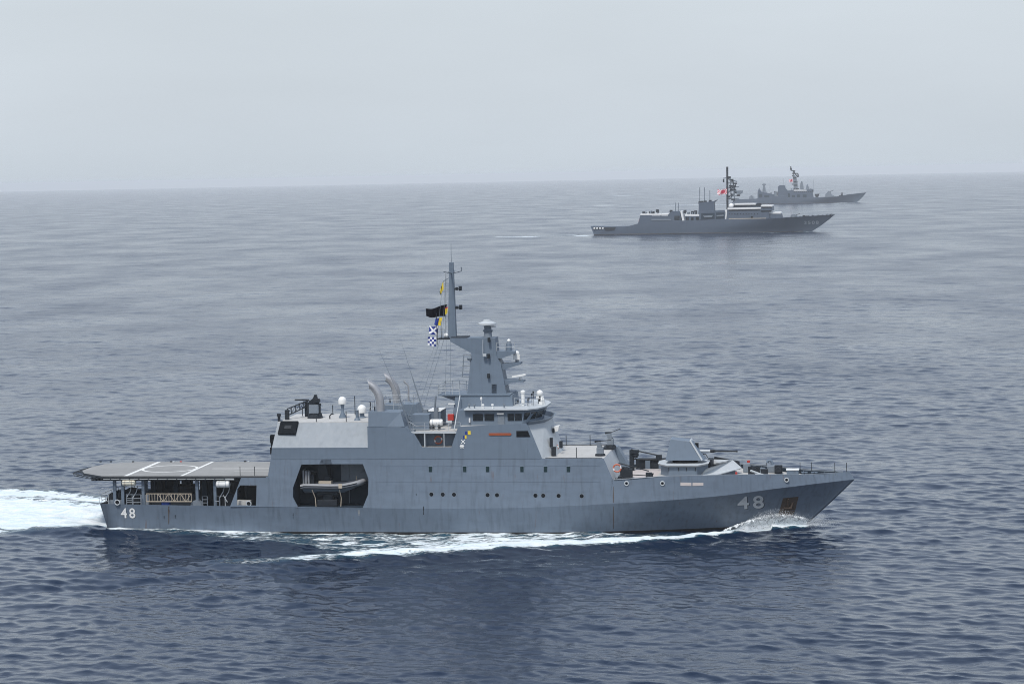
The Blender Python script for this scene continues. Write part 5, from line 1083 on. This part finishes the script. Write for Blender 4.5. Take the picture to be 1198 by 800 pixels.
number('3508', Y_(935, 0)[0], Y_(0, 458)[1], Y_(1048, 0)[0], Y_(0, 483)[1], -5.0, .03, 'hull_number', 'num2', 0, F2, s2, hf2)
flag((Y_(336, 206), Y_(336, 248), Y_(260, 252), Y_(262, 214)), -1.0, rising, ('cwhite', 'cred'), 'ensign', 'white flag with a red disc and red rays on the middle ship mast', nx=60, nz=40, wave=1.0, frame=F2)
# --- destroyer (farthest)
s3 = empty('destroyer', F3); tag(s3, 'faint grey destroyer with a twin latticed mast, farthest off behind the training ship', 'naval ship')
T = lambda x, y: (840+x/6.656, 185+y/6.656)
_, hf3 = far_hull(F3, s3, None, T(1156, 268), [T(110, 322), T(305, 318), T(320, 308), T(500, 306), T(760, 308), T(930, 300), T(1010, 285), T(1156, 268)], None, None, 7.5, 10)
P3 = lambda name, pts, y, m='far', **k: ppart(F3, s3, name, [T(*p) for p in pts], y, m, **k)
P3('hangar', ((308, 325), (308, 265), (318, 238), (332, 262), (440, 285), (440, 318)), 6)
P3('funnel', ((465, 315), (467, 222), (480, 212), (520, 214), (527, 240), (540, 250), (540, 315)), 3)
P3('bridge_block', ((535, 315), (540, 255), (590, 250), (690, 245), (735, 245), (738, 300), (760, 318)), 6)
P3('bridge_awning', ((590, 256), (590, 248), (690, 248), (690, 256)), 6.1, 'farw'); P3('bridge_window', ((735, 250), (738, 250), (738, 262), (735, 262)), 5, 'black')
P3('midship_house', ((430, 318), (435, 270), (455, 270), (465, 318)), 4, 'trim'); P3('boat_deck', ((300, 318), (440, 300), (560, 290), (560, 318)), 5.5)
P3('aft_director', ((345, 265), (350, 215), (342, 208), (350, 200), (368, 200), (375, 208), (366, 215), (372, 265)), 1.6, 'trim')
P3('missile_launcher', ((760, 305), (752, 280), (790, 278), (780, 305)), 2, 'dark'); P3('rocket_launcher', ((835, 305), (835, 285), (850, 268), (862, 255), (880, 270), (885, 285), (905, 290), (905, 305)), 2.2, 'trim')
g3 = P3('deck_gun', ((940, 300), (942, 290), (958, 290), (962, 268), (970, 270), (972, 300)), 1.6, 'dark'); mb = MB(); mb.tube([(F3.q(*T(862, 268), 0)[0], 0, F3.q(*T(862, 268), 0)[1]), (F3.q(*T(900, 250), 0)[0], 0, F3.q(*T(900, 250), 0)[1])], .25, 4); mb.build('gun_barrel', M['dark'], g3)
P3('forward_director', ((640, 245), (640, 205), (648, 180), (658, 185), (662, 205), (668, 245)), 1.6, 'trim'); P3('fire_director', ((682, 245), (688, 215), (696, 200), (706, 225), (712, 245)), 1.6, 'trim')
P3('aft_launcher', ((242, 320), (245, 298), (262, 290), (275, 300), (275, 320)), 2, 'trim')
rr = random.Random(5)
for i in range(9): x = 590+i*16; P3('bridge_window', ((x, 262), (x+9, 262), (x+9, 268), (x, 268)), 6.05, 'black')
for x0, x1, y0, y1 in ((545, 560, 275, 312), (575, 600, 288, 315), (615, 640, 285, 315), (660, 690, 285, 312), (320, 345, 280, 310), (360, 400, 290, 312)): P3('side_recess_shade', ((x0, y0), (x1, y0), (x1, y1), (x0, y1)), 6.08, 'shaded')  # dark panels on the side walls, recess shade put into colour
for i in range(26):
    x = rr.uniform(320, 740); y = 250 if x > 540 else 275; h = rr.uniform(3, 18); w = rr.uniform(3, 10)
    P3('deck_fitting', ((x, y+16), (x, y-h), (x+w, y-h), (x+w, y+16)), rr.uniform(.8, 3), rr.choice(('dark', 'trim', 'trim')))
m3 = P3('main_mast', ((590, 248), (586, 180), (580, 130), (590, 130), (604, 140), (618, 180), (622, 248)), .6, 'trim')
mb = MB()
for (a, b) in (((566, 65), (570, 100)), ((568, 95), (600, 105)), ((590, 95), (592, 200)), ((575, 120), (620, 120)), ((622, 120), (624, 150)), ((590, 248), (618, 180)), ((622, 248), (590, 180)), ((575, 205), (615, 200)), ((585, 100), (620, 150))): ptube(F3, mb, (T(*a), T(*b)), 0, .55, 4)
for x, y, w, h in ((568, 85, 7, 7), (592, 102, 9, 5), (624, 138, 5, 9), (598, 155, 14, 4), (600, 185, 12, 4), (604, 212, 15, 5), (620, 240, 12, 5), (582, 140, 6, 4)):
    a, b = F3.q(*T(x-w, y+h), 0), F3.q(*T(x+w, y-h), 0); mb.box(a[0], b[0], -1, 1, a[1], b[1])
mb.build('mast_lattice', M['dark'], m3)
mb = MB()
for x, y0, y1 in ((508, 215, 160), (742, 240, 170), (405, 285, 200)): ptube(F3, mb, (T(x, y0), T(x, y1)), 0, .12, 4)
mb.split('whip_aerial', M['trim'], s3)
flag((T(584, 163), T(584, 188), T(552, 188), T(553, 166)), -1.0, rising, ('cwhite', 'cred'), 'ensign', 'tiny red and white ensign on the farthest ship mast', nx=45, nz=30, wave=1.0, frame=F3)

# ================================================================== BOW SPRAY
def spray():
    mb = MB(); 
    for i in range(17000):
        u = random.random()                      # along the arc from the stem aft
        x0 = 29.3-7.0*u**.85; top = 1.75*math.sin(PI*min(1, (u+.10)/1.05))**.7*(1-.35*u)
        h = random.random(); h = h**(.55 if random.random() < .5 else 2.2); z = .1+top*h; y = -(half(x0, max(.0, min(z, 3)))+.25+1.1*u+random.random()*(.35+.9*u)*(1-.5*h))
        if random.random() < .1: z = top*(1+random.random()*.35)
        sg = 1 if random.random() < .75 else -1; y *= sg; r = random.uniform(.003, .013)*(1.7 if z < .45 else 1); x0 += random.gauss(0, .15); z += random.gauss(0, .05)
        st = random.uniform(1, 2.4); mb.v += [(x0+r*st, y, z), (x0-r*st, y+r, z-r*.4), (x0-r*st*.3, y-r, z-r), (x0, y, z+r)]; k = len(mb.v)-4; mb.f += [(k, k+1, k+2), (k, k+2, k+3), (k, k+3, k+1), (k+1, k+3, k+2)]; mb.mi += [0]*4
    for i in range(3500):                        # droplets thrown ahead of the stem
        x0 = 29.2+abs(random.gauss(0, 1.1)); z = abs(random.gauss(0, .5)); y = random.gauss(0, .8); r = random.uniform(.004, .014)
        mb.v += [(x0+r, y, z), (x0-r, y+r, z-r*.4), (x0-r*.3, y-r, z-r), (x0, y, z+r)]; k = len(mb.v)-4; mb.f += [(k, k+1, k+2), (k, k+2, k+3), (k, k+3, k+1), (k+1, k+3, k+2)]; mb.mi += [0]*4
    o = mb.build('bow_spray', mat('spray_water', (.85, .88, .9), .6)); o.location = F1.world(0, 0, 0); o.rotation_euler = (0, 0, -F1.th); o['kind'] = 'stuff'; o['label'] = 'white spray thrown up along the bow of the near ship'
spray()
def bow_sheet():
    mb = MB(); NU, NV = 46, 12
    for sg in (-1, 1):
        v = []
        for i in range(NU+1):
            u = i/NU; x = 29.5-8.2*u; top = 1.55*math.sin(PI*min(1, (u+.12)/1.12))**.8*(1-.35*u)+.12
            for j in range(NV+1):
                w = j/NV; z = -.15+(top+.15)*math.sin(w*PI*.62)/1.0; out = .12+.25*u+(.5+1.5*u)*w**1.6
                jag = .10*math.sin(i*1.9+j)+.07*math.sin(i*4.3+j*2.1)
                v.append((x+.1*math.sin(j*1.7+i), sg*(half(x, max(0, min(z, 3)))+out), z+jag*w))
        k = NV+1; mb.add(v, [(i*k+j, i*k+j+1, (i+1)*k+j+1, (i+1)*k+j) for i in range(NU) for j in range(NV)])
    m = bpy.data.materials.new('breaking_water'); m.use_nodes = True; t = m.node_tree; n = t.nodes; l = t.links
    tc_ = n.new('ShaderNodeTexCoord'); z = n.new('ShaderNodeTexNoise'); z.inputs['Scale'].default_value = 3.2; z.inputs['Detail'].default_value = 7; z.inputs['Roughness'].default_value = .75; l.new(tc_.outputs['Object'], z.inputs[0])
    sx = n.new('ShaderNodeSeparateXYZ'); l.new(tc_.outputs['Object'], sx.inputs[0])
    hgt = n.new('ShaderNodeMapRange'); hgt.inputs[1].default_value = .1; hgt.inputs[2].default_value = 1.7; hgt.inputs[3].default_value = .22; hgt.inputs[4].default_value = -.06; l.new(sx.outputs[2], hgt.inputs[0])
    ad = n.new('ShaderNodeMath'); l.new(z.outputs[0], ad.inputs[0]); l.new(hgt.outputs[0], ad.inputs[1])
    rg = n.new('ShaderNodeMapRange'); rg.interpolation_type = 'SMOOTHSTEP'; rg.inputs[1].default_value = .48; rg.inputs[2].default_value = .64; rg.inputs[3].default_value = 0; rg.inputs[4].default_value = .9; l.new(ad.outputs[0], rg.inputs[0])
    b = n['Principled BSDF']; b.inputs['Base Color'].default_value = (.82, .86, .88, 1); b.inputs['Roughness'].default_value = .6; l.new(rg.outputs[0], b.inputs['Alpha'])
    o = mb.build('bow_wave', m, smooth=True); o.location = F1.world(0, 0, 0); o.rotation_euler = (0, 0, -F1.th); o['kind'] = 'stuff'; o['label'] = 'breaking sheet of white water peeling off the bow of the near ship'
bow_sheet()
